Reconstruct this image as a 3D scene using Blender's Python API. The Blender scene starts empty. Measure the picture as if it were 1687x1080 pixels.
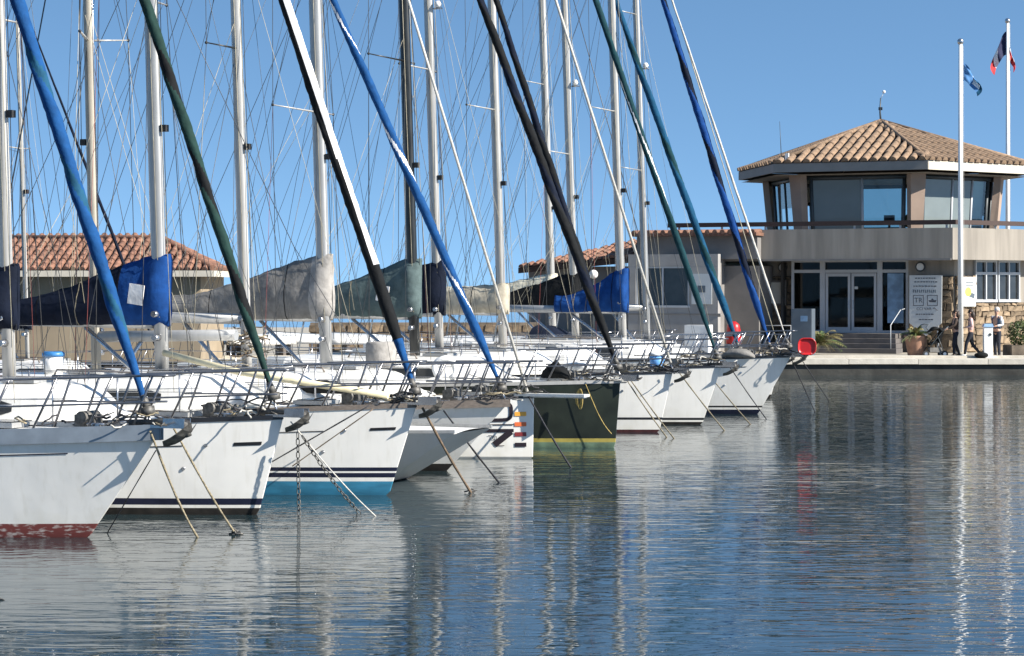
import bpy, math, random
from mathutils import Vector, Matrix, noise
random.seed(7)
S = bpy.context.scene
C = S.collection
R = math.radians

# ------------------------------------------------------------------ camera, sky, sun, exposure
FPX, CAMH, HZ = 3608.0, 2.9, 478.0
cam_d = bpy.data.cameras.new('camera')
cam = bpy.data.objects.new('camera', cam_d); C.objects.link(cam)
cam.location = (0, 0, CAMH); cam.rotation_euler = (R(90), 0, 0)
cam_d.sensor_width = 36; cam_d.lens = 36 * FPX / 1687.0
cam_d.shift_y = -(540 - HZ) / 1687.0
cam_d.clip_end = 9000; cam_d.clip_start = 0.5
S.camera = cam

SUN = Vector((0.907, -0.42, 0)).normalized()
SUN_EL = R(34)
world = bpy.data.worlds.new('World'); S.world = world; world.use_nodes = True
nt = world.node_tree; nt.nodes.clear()
wo = nt.nodes.new('ShaderNodeOutputWorld'); bg = nt.nodes.new('ShaderNodeBackground')
sky = nt.nodes.new('ShaderNodeTexSky'); sky.sky_type = 'NISHITA'; sky.sun_disc = False
sky.sun_elevation = SUN_EL; sky.sun_rotation = math.atan2(SUN.x, SUN.y)
sky.air_density = 1.0; sky.dust_density = 0.1; sky.ozone_density = 3.0; sky.altitude = 0
tc = nt.nodes.new('ShaderNodeTexCoord'); mp = nt.nodes.new('ShaderNodeVectorMath'); mp.operation = 'MULTIPLY_ADD'
mp.inputs[1].default_value = (1, 1, 2.3); mp.inputs[2].default_value = (0, 0, 0.23)
nm = nt.nodes.new('ShaderNodeVectorMath'); nm.operation = 'NORMALIZE'
hs = nt.nodes.new('ShaderNodeHueSaturation'); hs.inputs['Saturation'].default_value = 1.06; hs.inputs['Hue'].default_value = 0.492
nt.links.new(tc.outputs['Generated'], mp.inputs[0]); nt.links.new(mp.outputs[0], nm.inputs[0])
nt.links.new(nm.outputs[0], sky.inputs['Vector'])
nt.links.new(sky.outputs[0], hs.inputs['Color']); nt.links.new(hs.outputs[0], bg.inputs['Color'])
bg.inputs['Strength'].default_value = 0.104
nt.links.new(bg.outputs[0], wo.inputs[0])
sl = bpy.data.lights.new('sun', 'SUN'); sl.energy = 5.0; sl.angle = R(0.53); sl.color = (1.0, 0.94, 0.85)
so = bpy.data.objects.new('sun', sl); C.objects.link(so)
sd = Vector((SUN.x * math.cos(SUN_EL), SUN.y * math.cos(SUN_EL), math.sin(SUN_EL)))
so.rotation_euler = sd.to_track_quat('Z', 'Y').to_euler(); so.location = (30, -30, 40)
vs = S.view_settings; vs.view_transform = 'Standard'; vs.look = 'None'; vs.exposure = 1.0; vs.gamma = 1.0
vs.use_curve_mapping = False

# ------------------------------------------------------------------ helpers
def at(px, py, Y): return Vector(((px - 843) / FPX * Y, Y, CAMH + (HZ - py) / FPX * Y))
def on_z(px, py, z=0.0):
    Y = FPX * (CAMH - z) / (py - HZ); return Vector(((px - 843) / FPX * Y, Y, z))

class MB:
    def __init__(s): s.v, s.f, s.m, s.s = [], [], [], []
    def add(s, vs_, fs, mi=0, sm=False):
        o = len(s.v); s.v += [tuple(p) for p in vs_]
        for k, f in enumerate(fs):
            s.f.append(tuple(i + o for i in f)); s.m.append(mi[k] if isinstance(mi, list) else mi); s.s.append(sm)
        return s
    def box(s, c, d, rz=0, mi=0, ry=0, rx=0, taper=1.0):
        M = Matrix.Rotation(rz, 3, 'Z') @ Matrix.Rotation(ry, 3, 'Y') @ Matrix.Rotation(rx, 3, 'X')
        P = []
        for z in (-1, 1):
            k = taper if z > 0 else 1
            for x, y in ((-1, -1), (1, -1), (1, 1), (-1, 1)):
                P.append(Vector(c) + M @ Vector((x * d[0] / 2 * k, y * d[1] / 2 * k, z * d[2] / 2)))
        return s.add(P, [(3, 2, 1, 0), (4, 5, 6, 7), (0, 1, 5, 4), (1, 2, 6, 5), (2, 3, 7, 6), (3, 0, 4, 7)], mi)
    def loft(s, rings, caps=True, mi=0, sm=True, closed=True):
        n = len(rings[0]); V = [p for r in rings for p in r]; F = []; MI = []
        for i in range(len(rings) - 1):
            for j in range(n if closed else n - 1):
                k = (j + 1) % n
                F.append((i * n + j, i * n + k, (i + 1) * n + k, (i + 1) * n + j))
                MI.append(mi(i, j) if callable(mi) else mi)
        o = len(s.v); s.v += [tuple(p) for p in V]
        for f, m in zip(F, MI): s.f.append(tuple(i + o for i in f)); s.m.append(m); s.s.append(sm)
        if caps:
            s.f.append(tuple(o + i for i in reversed(range(n)))); s.m.append(MI[0]); s.s.append(False)
            s.f.append(tuple(o + (len(rings) - 1) * n + i for i in range(n))); s.m.append(MI[-1]); s.s.append(False)
        return s
    def tube(s, pts, r, n=8, mi=0, flat=1.0, caps=True):
        pts = [Vector(p) for p in pts]; rings = []
        rr = r if isinstance(r, (list, tuple)) else [r] * len(pts)
        t0 = (pts[1] - pts[0]).normalized()
        up = Vector((0, 0, 1)) if abs(t0.z) < 0.9 else Vector((0, 1, 0))
        side = t0.cross(up).normalized()
        for i, p in enumerate(pts):
            t = (pts[min(i + 1, len(pts) - 1)] - pts[max(i - 1, 0)]).normalized()
            side = (side - t * side.dot(t)).normalized(); nv = t.cross(side)
            rings.append([p + side * math.cos(a) * rr[i] + nv * math.sin(a) * rr[i] * flat
                          for a in [2 * math.pi * k / n for k in range(n)]])
        return s.loft(rings, caps, mi, True)
    def sphere(s, c, r, nu=10, nv=7, mi=0):
        r = r if isinstance(r, (list, tuple)) else (r, r, r); rings = []
        for i in range(nv + 1):
            a = -math.pi / 2 + math.pi * (0.03 + 0.94 * i / nv)
            rings.append([Vector(c) + Vector((r[0] * math.cos(a) * math.cos(2 * math.pi * k / nu),
                          r[1] * math.cos(a) * math.sin(2 * math.pi * k / nu), r[2] * math.sin(a))) for k in range(nu)])
        return s.loft(rings, True, mi, True)
    def cyl(s, c, r, h, n=14, mi=0, r2=None):
        c = Vector(c); return s.tube([c, c + Vector((0, 0, h))], [r, r if r2 is None else r2], n, mi)
    def quad(s, a, b, c, d, mi=0): return s.add([a, b, c, d], [(0, 1, 2, 3)], mi)
    def prism(s, poly, z0, z1, mi=0):
        n = len(poly)
        V = [(x, y, z0) for x, y in poly] + [(x, y, z1) for x, y in poly]
        F = [tuple(reversed(range(n))), tuple(range(n, 2 * n))] + [(i, (i + 1) % n, (i + 1) % n + n, i + n) for i in range(n)]
        return s.add(V, F, mi)
    def mesh(s, name, mats):
        me = bpy.data.meshes.new(name); me.from_pydata(s.v, [], s.f)
        for m in (mats if isinstance(mats, (list, tuple)) else [mats]): me.materials.append(m)
        me.polygons.foreach_set('material_index', s.m); me.polygons.foreach_set('use_smooth', s.s)
        me.update(); return me
    def build(s, name, mats, parent=None, loc=None, rz=0):
        return link(name, s.mesh(name, mats), parent, loc, rz)
def link(name, me, parent=None, loc=None, rz=0):
    o = bpy.data.objects.new(name, me); C.objects.link(o); o.parent = parent
    if loc is not None: o.location = loc
    if rz: o.rotation_euler = (0, 0, rz)
    return o
def tag(o, label, cat, group=None):
    o['label'] = label; o['category'] = cat
    if group: o['group'] = group
    return o
def thing(name, label, cat, loc=(0, 0, 0), rz=0, group=None):
    o = link(name, None, None, loc, rz); return tag(o, label, cat, group)
def struct(o): o['kind'] = 'structure'; return o
def lerp(a, b, t): return a + (b - a) * t
def sstep(t): t = max(0, min(1, t)); return t * t * (3 - 2 * t)

# ------------------------------------------------------------------ materials
MATS = {}
def mat(name, col, rough=0.5, metal=0.0, var=0.12, scale=6.0, bump=0.0, bscale=40.0, stretch=None, spec=0.5, rnd=0.0, col2=None, lo=0.35, hi=0.65, coat=0.0, detail=4.0):
    if name in MATS: return MATS[name]
    m = bpy.data.materials.new(name); m.use_nodes = True; n = m.node_tree.nodes; l = m.node_tree.links
    b = n['Principled BSDF']; b.inputs['Roughness'].default_value = rough; b.inputs['Metallic'].default_value = metal
    b.inputs['Specular IOR Level'].default_value = spec; b.inputs['Coat Weight'].default_value = coat
    t = n.new('ShaderNodeTexCoord'); mpn = n.new('ShaderNodeMapping'); l.new(t.outputs['Object'], mpn.inputs[0])
    if stretch: mpn.inputs['Scale'].default_value = stretch
    nz = n.new('ShaderNodeTexNoise'); nz.inputs['Scale'].default_value = scale; nz.inputs['Detail'].default_value = detail
    l.new(mpn.outputs[0], nz.inputs['Vector'])
    cr = n.new('ShaderNodeValToRGB'); cr.color_ramp.elements[0].position = lo; cr.color_ramp.elements[1].position = hi
    c2 = col2 if col2 else tuple(min(1, c * (1 + var)) for c in col)
    c1 = col if col2 else tuple(c * (1 - var) for c in col)
    cr.color_ramp.elements[0].color = (*c1, 1); cr.color_ramp.elements[1].color = (*c2, 1)
    l.new(nz.outputs['Fac'], cr.inputs[0]); out = cr.outputs[0]
    if rnd:
        oi = n.new('ShaderNodeObjectInfo'); mr = n.new('ShaderNodeMapRange')
        mr.inputs['To Min'].default_value = 1 - rnd; mr.inputs['To Max'].default_value = 1 + rnd
        l.new(oi.outputs['Random'], mr.inputs[0])
        h = n.new('ShaderNodeHueSaturation'); l.new(mr.outputs[0], h.inputs['Value']); l.new(out, h.inputs['Color']); out = h.outputs[0]
    l.new(out, b.inputs['Base Color'])
    if bump:
        n2 = n.new('ShaderNodeTexNoise'); n2.inputs['Scale'].default_value = bscale; n2.inputs['Detail'].default_value = 5
        l.new(mpn.outputs[0], n2.inputs['Vector'])
        bp = n.new('ShaderNodeBump'); bp.inputs['Strength'].default_value = bump; bp.inputs['Distance'].default_value = 0.02
        l.new(n2.outputs['Fac'], bp.inputs['Height']); l.new(bp.outputs[0], b.inputs['Normal'])
    MATS[name] = m; return m
def M(name): return MATS[name]

def gelcoat(name, col, stain):
    m = mat(name, col, 0.28, 0, 0.05, 1.3, coat=0.15)
    n = m.node_tree.nodes; l = m.node_tree.links; b = n['Principled BSDF']
    src = b.inputs['Base Color'].links[0].from_socket
    t = n.new('ShaderNodeTexCoord'); mpn = n.new('ShaderNodeMapping'); mpn.inputs['Scale'].default_value = (9, 9, 0.9)
    l.new(t.outputs['Object'], mpn.inputs[0])
    nz = n.new('ShaderNodeTexNoise'); nz.inputs['Scale'].default_value = 1.6; nz.inputs['Detail'].default_value = 6
    l.new(mpn.outputs[0], nz.inputs[0])
    cr = n.new('ShaderNodeValToRGB'); cr.color_ramp.elements[0].position = 0.52; cr.color_ramp.elements[1].position = 0.76
    cr.color_ramp.elements[0].color = (0, 0, 0, 1); cr.color_ramp.elements[1].color = (0.22, 0.22, 0.22, 1)
    l.new(nz.outputs['Fac'], cr.inputs[0])
    mx = n.new('ShaderNodeMixRGB'); mx.inputs[2].default_value = (*stain, 1)
    l.new(cr.outputs[0], mx.inputs[0]); l.new(src, mx.inputs[1])
    sx = n.new('ShaderNodeSeparateXYZ'); l.new(t.outputs['Object'], sx.inputs[0])
    n5 = n.new('ShaderNodeTexNoise'); n5.inputs['Scale'].default_value = 3.5; n5.inputs['Detail'].default_value = 7; l.new(t.outputs['Object'], n5.inputs[0])
    ma = n.new('ShaderNodeMath'); ma.operation = 'MULTIPLY_ADD'; ma.inputs[1].default_value = 0.9; l.new(n5.outputs['Fac'], ma.inputs[0])
    mb_ = n.new('ShaderNodeMath'); mb_.operation = 'MULTIPLY'; mb_.inputs[1].default_value = -1.0; l.new(sx.outputs['Z'], mb_.inputs[0]); l.new(mb_.outputs[0], ma.inputs[2])
    mr_ = n.new('ShaderNodeMapRange'); mr_.inputs['From Min'].default_value = 0.08; mr_.inputs['From Max'].default_value = 0.50; mr_.inputs['To Max'].default_value = 0.35; l.new(ma.outputs[0], mr_.inputs[0])
    m2 = n.new('ShaderNodeMixRGB'); m2.inputs[2].default_value = (0.52, 0.48, 0.36, 1); l.new(mr_.outputs[0], m2.inputs[0]); l.new(mx.outputs[0], m2.inputs[1])
    l.new(m2.outputs[0], b.inputs['Base Color'])
    n3 = n.new('ShaderNodeTexNoise'); n3.inputs['Scale'].default_value = 1.1; n3.inputs['Detail'].default_value = 3
    l.new(t.outputs['Object'], n3.inputs[0])
    bp = n.new('ShaderNodeBump'); bp.inputs['Strength'].default_value = 0.25; bp.inputs['Distance'].default_value = 0.05
    l.new(n3.outputs['Fac'], bp.inputs['Height']); l.new(bp.outputs[0], b.inputs['Normal'])
    return m
gelcoat('gelcoat', (0.77, 0.755, 0.71), (0.45, 0.42, 0.33))
gelcoat('gelcoat_grey', (0.55, 0.555, 0.55), (0.4, 0.4, 0.36))
mat('deck', (0.80, 0.79, 0.75), 0.55, 0, 0.06, 3.0)
mat('deck_grey', (0.42, 0.45, 0.48), 0.6, 0, 0.1, 4.0)
mat('dark_hull', (0.017, 0.022, 0.016), 0.45, 0, 0.3, 2.0, spec=0.3)
mat('alu', (0.40, 0.40, 0.39), 0.45, 0.45, 0.08, 3.0, stretch=(4, 4, 0.5))
mat('mast_white', (0.43, 0.42, 0.395), 0.4, 0.15, 0.07, 3.0, stretch=(4, 4, 0.5))
mat('mast_cream', (0.38, 0.345, 0.28), 0.45, 0, 0.12, 3.0, stretch=(4, 4, 0.5))
mat('mast_black', (0.02, 0.022, 0.022), 0.35, 0.0, 0.5, 4.0, stretch=(4, 4, 0.5))
mat('steel', (0.45, 0.45, 0.46), 0.25, 0.9, 0.1, 8.0)
mat('pulpit_steel', (0.20, 0.20, 0.21), 0.3, 0.8, 0.15, 8.0)
mat('galvanised', (0.12, 0.115, 0.105), 0.6, 0.4, 0.4, 20.0)
mat('wire', (0.06, 0.065, 0.07), 0.4, 0.4, 0.2, 8.0)
mat('wire_tan', (0.42, 0.38, 0.28), 0.8, 0, 0.2, 8.0)
mat('wire_red', (0.30, 0.08, 0.07), 0.8, 0, 0.2, 8.0)
mat('rope_tan', (0.26, 0.22, 0.145), 0.9, 0, 0.35, 30.0, bump=0.6, bscale=90)
mat('rope_white', (0.52, 0.50, 0.45), 0.9, 0, 0.15, 30.0, bump=0.6, bscale=90)
mat('rope_dark', (0.035, 0.035, 0.04), 0.9, 0, 0.4, 30.0)
mat('rope_yellow', (0.42, 0.31, 0.10), 0.9, 0, 0.25, 20.0)
mat('rope_brown', (0.14, 0.10, 0.065), 0.9, 0, 0.3, 20.0)
def cloth(name, col, rough=0.85): return mat(name, col, rough, 0, 0.16, 7.0, bump=0.5, bscale=14.0, spec=0.2)
cloth('cloth_blue', (0.007, 0.058, 0.18)); cloth('cloth_navy', (0.0035, 0.007, 0.018)); cloth('cloth_green', (0.012, 0.035, 0.03))
cloth('cloth_bluegreen', (0.012, 0.07, 0.13)); cloth('cloth_teal', (0.005, 0.055, 0.115)); cloth('cloth_black', (0.007, 0.008, 0.009))
cloth('cloth_white', (0.74, 0.72, 0.70)); cloth('cloth_grey', (0.19, 0.183, 0.172)); cloth('cloth_palegrey', (0.31, 0.295, 0.275))
cloth('cloth_sage', (0.085, 0.12, 0.12)); cloth('cloth_beige', (0.42, 0.38, 0.30)); cloth('cloth_cream', (0.60, 0.56, 0.44))
cloth('cloth_royal', (0.005, 0.045, 0.18)); cloth('cloth_darkteal', (0.006, 0.036, 0.045)); cloth('cloth_rust', (0.36, 0.17, 0.10))
mat('smoke', (0.03, 0.033, 0.035), 0.12, 0, 0.2, 3.0)
mat('black_rubber', (0.02, 0.02, 0.02), 0.7, 0, 0.3, 10.0)
mat('stripe_navy', (0.014, 0.016, 0.035), 0.3, 0, 0.2, 3.0)
mat('stripe_black', (0.016, 0.016, 0.018), 0.35, 0, 0.2, 3.0)
mat('antifoul_black', (0.022, 0.018, 0.014), 0.8, 0, 0.5, 5.0)
mat('antifoul_blue', (0.03, 0.19, 0.31), 0.6, 0, 0.18, 2.5, stretch=(1, 1, 4))
mat('antifoul_red', (0.16, 0.035, 0.03), 0.8, 0, 0, 9.0, col2=(0.50, 0.44, 0.40), lo=0.50, hi=0.66, stretch=(1.0, 1.0, 3), detail=10)
mat('antifoul_brown', (0.10, 0.028, 0.028), 0.8, 0, 0.3, 5.0)
mat('antifoul_green', (0.13, 0.20, 0.13), 0.7, 0, 0.3, 5.0)
mat('stripe_yellow', (0.33, 0.27, 0.06), 0.5, 0, 0.15, 5.0)
mat('rail_grey', (0.22, 0.25, 0.28), 0.35, 0.3, 0.15, 4.0)
mat('teak', (0.15, 0.125, 0.105), 0.7, 0, 0.2, 6.0, stretch=(1, 8, 8))
mat('pole_cream', (0.72, 0.64, 0.42), 0.5, 0, 0.12, 8.0)
mat('plastic_white', (0.78, 0.78, 0.76), 0.4, 0, 0.06, 6.0)
mat('plastic_blue', (0.04, 0.18, 0.42), 0.4, 0, 0.1, 6.0)
mat('plastic_lightblue', (0.14, 0.36, 0.72), 0.4, 0, 0.1, 6.0)
mat('plastic_red', (0.58, 0.018, 0.02), 0.35, 0, 0.1, 5.0)
mat('paint_red', (0.42, 0.015, 0.018), 0.4, 0, 0.1, 5.0)
mat('orange_mark', (0.72, 0.16, 0.05), 0.4, 0, 0.05); mat('yellow_mark', (0.80, 0.40, 0.06), 0.4, 0, 0.05)
mat('red_mark', (0.22, 0.03, 0.03), 0.4, 0, 0.05); mat('black_mark', (0.02, 0.012, 0.015), 0.4, 0, 0.05)
mat('render_wall', (0.265, 0.24, 0.205), 0.9, 0, 0.17, 1.3, bump=0.35, bscale=60, stretch=(2.6, 2.6, 0.22), detail=7.0)
mat('render_beige', (0.28, 0.225, 0.155), 0.9, 0, 0.10, 1.2, bump=0.3, bscale=60)
mat('render_grey', (0.19, 0.18, 0.17), 0.9, 0, 0.10, 1.5, bump=0.3, bscale=60)
mat('pier_pink', (0.33, 0.245, 0.19), 0.9, 0, 0.08, 1.5, bump=0.2, bscale=60)
mat('fascia_shaded', (0.22, 0.21, 0.195), 0.7, 0, 0.06, 2.0)  # grey copy of the cream fascia, shade put into the colour
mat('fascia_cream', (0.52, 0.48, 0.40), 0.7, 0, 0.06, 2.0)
mat('tile_clay', (0.235, 0.158, 0.100), 0.85, 0, 0.30, 9.0, bump=0.4, bscale=30, rnd=0.13)
mat('tile_red', (0.20, 0.10, 0.065), 0.85, 0, 0.35, 9.0, bump=0.4, bscale=30, rnd=0.22)
mat('tile_under', (0.06, 0.035, 0.025), 0.9, 0, 0.3, 6.0)
mat('stone', (0.19, 0.14, 0.09), 0.9, 0, 0.35, 5.0, bump=0.7, bscale=18, rnd=0.45)
mat('mortar_recess_shade', (0.10, 0.085, 0.065), 0.95, 0, 0.2, 8.0)
mat('wood_rail', (0.045, 0.024, 0.018), 0.6, 0, 0.3, 6.0, stretch=(1, 10, 10))
mat('frame_white', (0.42, 0.44, 0.46), 0.45, 0, 0.04, 3.0)
mat('frame_dark', (0.05, 0.06, 0.065), 0.45, 0, 0.1, 3.0)
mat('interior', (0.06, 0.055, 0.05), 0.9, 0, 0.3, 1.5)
mat('concrete', (0.34, 0.31, 0.255), 0.9, 0, 0.14, 1.8, bump=0.4, bscale=25)
mat('coping', (0.56, 0.52, 0.44), 0.85, 0, 0.12, 2.5, bump=0.4, bscale=25, rnd=0.06)
mat('quay_face', (0.045, 0.045, 0.04), 0.9, 0, 0.4, 1.5, bump=0.5, bscale=8)
mat('step_dark', (0.11, 0.10, 0.095), 0.85, 0, 0.15, 3.0)
mat('planks', (0.25, 0.21, 0.17), 0.9, 0, 0.2, 3.0, stretch=(1, 12, 1))
mat('sign_white', (0.50, 0.52, 0.52), 0.5, 0, 0.05, 2.0)
mat('sign_ink', (0.06, 0.065, 0.08), 0.6, 0, 0.1, 5.0)
mat('terracotta', (0.36, 0.20, 0.13), 0.85, 0, 0.2, 4.0)
mat('leaf', (0.07, 0.10, 0.025), 0.6, 0, 0.5, 6.0, rnd=0.2)
mat('leaf_dry', (0.20, 0.17, 0.07), 0.7, 0, 0.4, 6.0)
mat('skin', (0.50, 0.29, 0.20), 0.55, 0, 0.05, 8.0)
mat('hair_dark', (0.03, 0.018, 0.012), 0.6, 0, 0.3, 30.0)
mat('hair_grey', (0.55, 0.50, 0.45), 0.7, 0, 0.2, 30.0)
mat('jeans_dark', (0.014, 0.017, 0.028), 0.85, 0, 0.25, 12.0)
mat('jacket_brown', (0.05, 0.033, 0.025), 0.85, 0, 0.25, 12.0)
mat('top_pink', (0.62, 0.42, 0.40), 0.85, 0, 0.15, 12.0)
mat('shirt_white', (0.74, 0.74, 0.74), 0.85, 0, 0.1, 12.0)
mat('vest_navy', (0.045, 0.07, 0.11), 0.85, 0, 0.2, 12.0)
mat('flag_blue', (0.05, 0.17, 0.38), 0.8, 0, 0.1); mat('flag_navy', (0.006, 0.010, 0.05), 0.8, 0, 0.1)
mat('flag_red', (0.40, 0.015, 0.02), 0.8, 0, 0.1); mat('flag_white', (0.75, 0.75, 0.75), 0.8, 0, 0.05)
mat('paint_white', (0.80, 0.80, 0.78), 0.4, 0, 0.04, 3.0)
mat('poster_blue', (0.18, 0.30, 0.45), 0.5, 0, 0.3, 3.0); mat('poster_yellow', (0.75, 0.66, 0.10), 0.5, 0, 0.1, 3.0)
mat('cabinet', (0.10, 0.125, 0.15), 0.5, 0.2, 0.1, 3.0)
mat('stonewall', (0.15, 0.12, 0.09), 0.95, 0, 0.4, 2.2, bump=0.8, bscale=6)

def glass(name, tint, refl=0.06, gc=0.9):
    m = bpy.data.materials.new(name); m.use_nodes = True; n = m.node_tree.nodes; l = m.node_tree.links; n.clear()
    o = n.new('ShaderNodeOutputMaterial'); t = n.new('ShaderNodeBsdfTransparent'); t.inputs[0].default_value = (*tint, 1)
    g = n.new('ShaderNodeBsdfGlossy'); g.inputs['Roughness'].default_value = 0.03; g.inputs[0].default_value = (gc, gc, gc, 1)
    f = n.new('ShaderNodeFresnel'); f.inputs[0].default_value = 1.5
    mt = n.new('ShaderNodeMath'); mt.operation = 'ADD'; mt.inputs[1].default_value = refl
    x = n.new('ShaderNodeMixShader'); l.new(f.outputs[0], mt.inputs[0]); l.new(mt.outputs[0], x.inputs[0])
    l.new(t.outputs[0], x.inputs[1]); l.new(g.outputs[0], x.inputs[2]); l.new(x.outputs[0], o.inputs[0]); MATS[name] = m
glass('glass', (0.60, 0.72, 0.74)); mat('render_light', (0.29, 0.28, 0.27), 0.9, 0, 0.10, 1.5, bump=0.3, bscale=60)
mat('glass_film', (0.17, 0.20, 0.20), 0.12, 0, 0.06, 1.0)
mat('blind', (0.55, 0.62, 0.60), 0.8, 0, 0.05, 2.0)
glass('glass_dark', (0.20, 0.22, 0.24), 0.0, 0.4); glass('glass_frost', (0.30, 0.37, 0.38), 0.10)

def water_mat():
    m = bpy.data.materials.new('water'); m.use_nodes = True; n = m.node_tree.nodes; l = m.node_tree.links
    b = n['Principled BSDF']; b.inputs['Base Color'].default_value = (0.018, 0.033, 0.038, 1)
    b.inputs['Roughness'].default_value = 0.005; b.inputs['IOR'].default_value = 1.62
    t = n.new('ShaderNodeTexCoord'); prev = None
    pm = n.new('ShaderNodeMapping'); pm.inputs['Scale'].default_value = (0.05, 0.13, 1); l.new(t.outputs['Object'], pm.inputs[0])
    pn = n.new('ShaderNodeTexNoise'); pn.inputs['Scale'].default_value = 1.0; pn.inputs['Detail'].default_value = 3; pn.inputs['Distortion'].default_value = 0.6
    l.new(pm.outputs[0], pn.inputs[0])
    pr = n.new('ShaderNodeMapRange'); pr.inputs['From Min'].default_value = 0.36; pr.inputs['From Max'].default_value = 0.64
    pr.inputs['To Min'].default_value = 0.55; pr.inputs['To Max'].default_value = 1.0; l.new(pn.outputs['Fac'], pr.inputs[0])
    for sc, st, dist, det, dis in (((0.40, 1.5, 1), 1.0, 0.019, 2, 0.5), ((1.5, 5.2, 1), 1.0, 0.0105, 1.5, 0.9), ((5.0, 14.0, 1), 1.0, 0.0014, 2, 0.3)):
        mpn = n.new('ShaderNodeMapping'); mpn.inputs['Scale'].default_value = sc; l.new(t.outputs['Object'], mpn.inputs[0])
        mpn.inputs['Rotation'].default_value = (0, 0, R(4))
        nz = n.new('ShaderNodeTexNoise'); nz.inputs['Scale'].default_value = 1.0; nz.inputs['Detail'].default_value = det
        nz.inputs['Roughness'].default_value = 0.5; nz.inputs['Distortion'].default_value = dis
        l.new(mpn.outputs[0], nz.inputs[0])
        bp = n.new('ShaderNodeBump'); bp.inputs['Strength'].default_value = st; bp.inputs['Distance'].default_value = dist
        l.new(nz.outputs['Fac'], bp.inputs['Height']); l.new(pr.outputs[0], bp.inputs['Strength'])
        if prev: l.new(prev, bp.inputs['Normal'])
        prev = bp.outputs[0]
    l.new(prev, b.inputs['Normal']); MATS['water'] = m; return m
water_mat()

# ------------------------------------------------------------------ setting: water, quay
struct(MB().quad((-3500, -60, 0), (3500, -60, 0), (3500, 7000, 0), (-3500, 7000, 0)).build('water', M('water')))
QZ, QY = 0.54, 74.7
q = MB(); q.add([(-60, QY + .5, -1), (60, QY + .5, -1), (60, 140, -1), (-60, 140, -1), (-60, QY + .5, QZ - .004), (60, QY + .5, QZ - .004), (60, 140, QZ - .004), (-60, 140, QZ - .004)],
      [(4, 5, 6, 7), (1, 2, 6, 5), (3, 0, 4, 7)]); quay = struct(q.build('quay', M('concrete')))
MB().box((0, QY + .3, -.32), (120, .46, 1.36)).build('quay_wall', M('quay_face'), quay)
cs = MB().box((0, 0, 0), (2.36, .75, .18)).mesh('coping_stone', M('coping'))
for i in range(22):
    o = link('coping_stone', cs, quay, (-18.2 + i * 2.375, QY + .34, QZ - .07 + random.uniform(-.006, .006)))
MB().box((0, QY + 2.1, QZ + .03), (110, .35, .09)).build('kerb', M('coping'), quay)
# far jetty wall behind the boats
jw = thing('jetty_wall', 'low brown stone wall along the quay behind the masts', 'wall', (-3.4, 86, QZ))
MB().box((0, 0, .55), (9, .6, 1.1)).build('wall_core', M('stonewall'), jw)
st_mesh = []
for k in range(4):
    b_ = MB().box((0, 0, 0), (.42, .12, .26)); b_.v = [tuple(c + random.uniform(-.035, .035) for c in p) for p in b_.v]
    st_mesh.append(b_.mesh('stone', M('stone')))
for r_ in range(3):
    for k in range(18):
        o = link('stone', random.choice(st_mesh), jw, (-4.3 + k * .49 + (r_ % 2) * .24, -.31, .2 + r_ * .33)); o.rotation_euler = (0, random.uniform(-.1, .1), 0)

# ------------------------------------------------------------------ boats
ANG = R(-22.7)
HX, HY = math.cos(ANG), math.sin(ANG)

class Hull:
    def __init__(s, L, B, fb, fs, r, tr=-.25, p=2.1, pw=1.85, tw=.72, wl=.95):
        s.L, s.B, s.fb, s.fs, s.r, s.tr, s.p, s.pw, s.tw, s.wl = L, B, fb, fs, r, tr, p, pw, tw, wl
    def sheer(s, u): return s.fs + (s.fb - s.fs) * max(0, u) ** 1.7 - .05 * math.sin(math.pi * u)
    def xs(s, z): return s.r * (z / s.fb) if z >= 0 else z * 1.6
    def xt(s, z): return -s.L + s.tr * (z / s.fs)
    def plan(s, u, tw, p):
        if u < .4: return lerp(tw, 1, math.sin(math.pi / 2 * u / .4))
        return max(0, 1 - ((u - .4) / .6) ** p)
    def hb(s, u, z):
        fd = s.B / 2 * s.plan(u, s.tw, s.p); fw = s.wl * s.B / 2 * s.plan(u, s.tw * .85, s.pw)
        if z >= 0: return lerp(fw, fd, min(1, z / s.sheer(u)) ** .75)
        return fw * math.sqrt(max(0, 1 - (z / -.55) ** 2))
    def pt(s, u, z, side=-1, off=0.0):
        x = s.xt(z) + (s.xs(z) - s.xt(z)) * u
        return Vector((x, side * (s.hb(u, z) + off + .012), z))
    def du(s, x):
        z = s.fb; return (x - s.xt(s.fs)) / (s.xs(z) - s.xt(s.fs))
    def dz(s, x): return s.sheer(max(0, min(1, s.du(x))))
    def dw(s, x): u = max(0, min(1, s.du(x))); return s.hb(u, s.sheer(u))
    def u_at(s, x, z): return (x - s.xt(z)) / (s.xs(z) - s.xt(z))
US = [1 - (1 - i / 44) ** 1.35 for i in range(45)]

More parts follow.
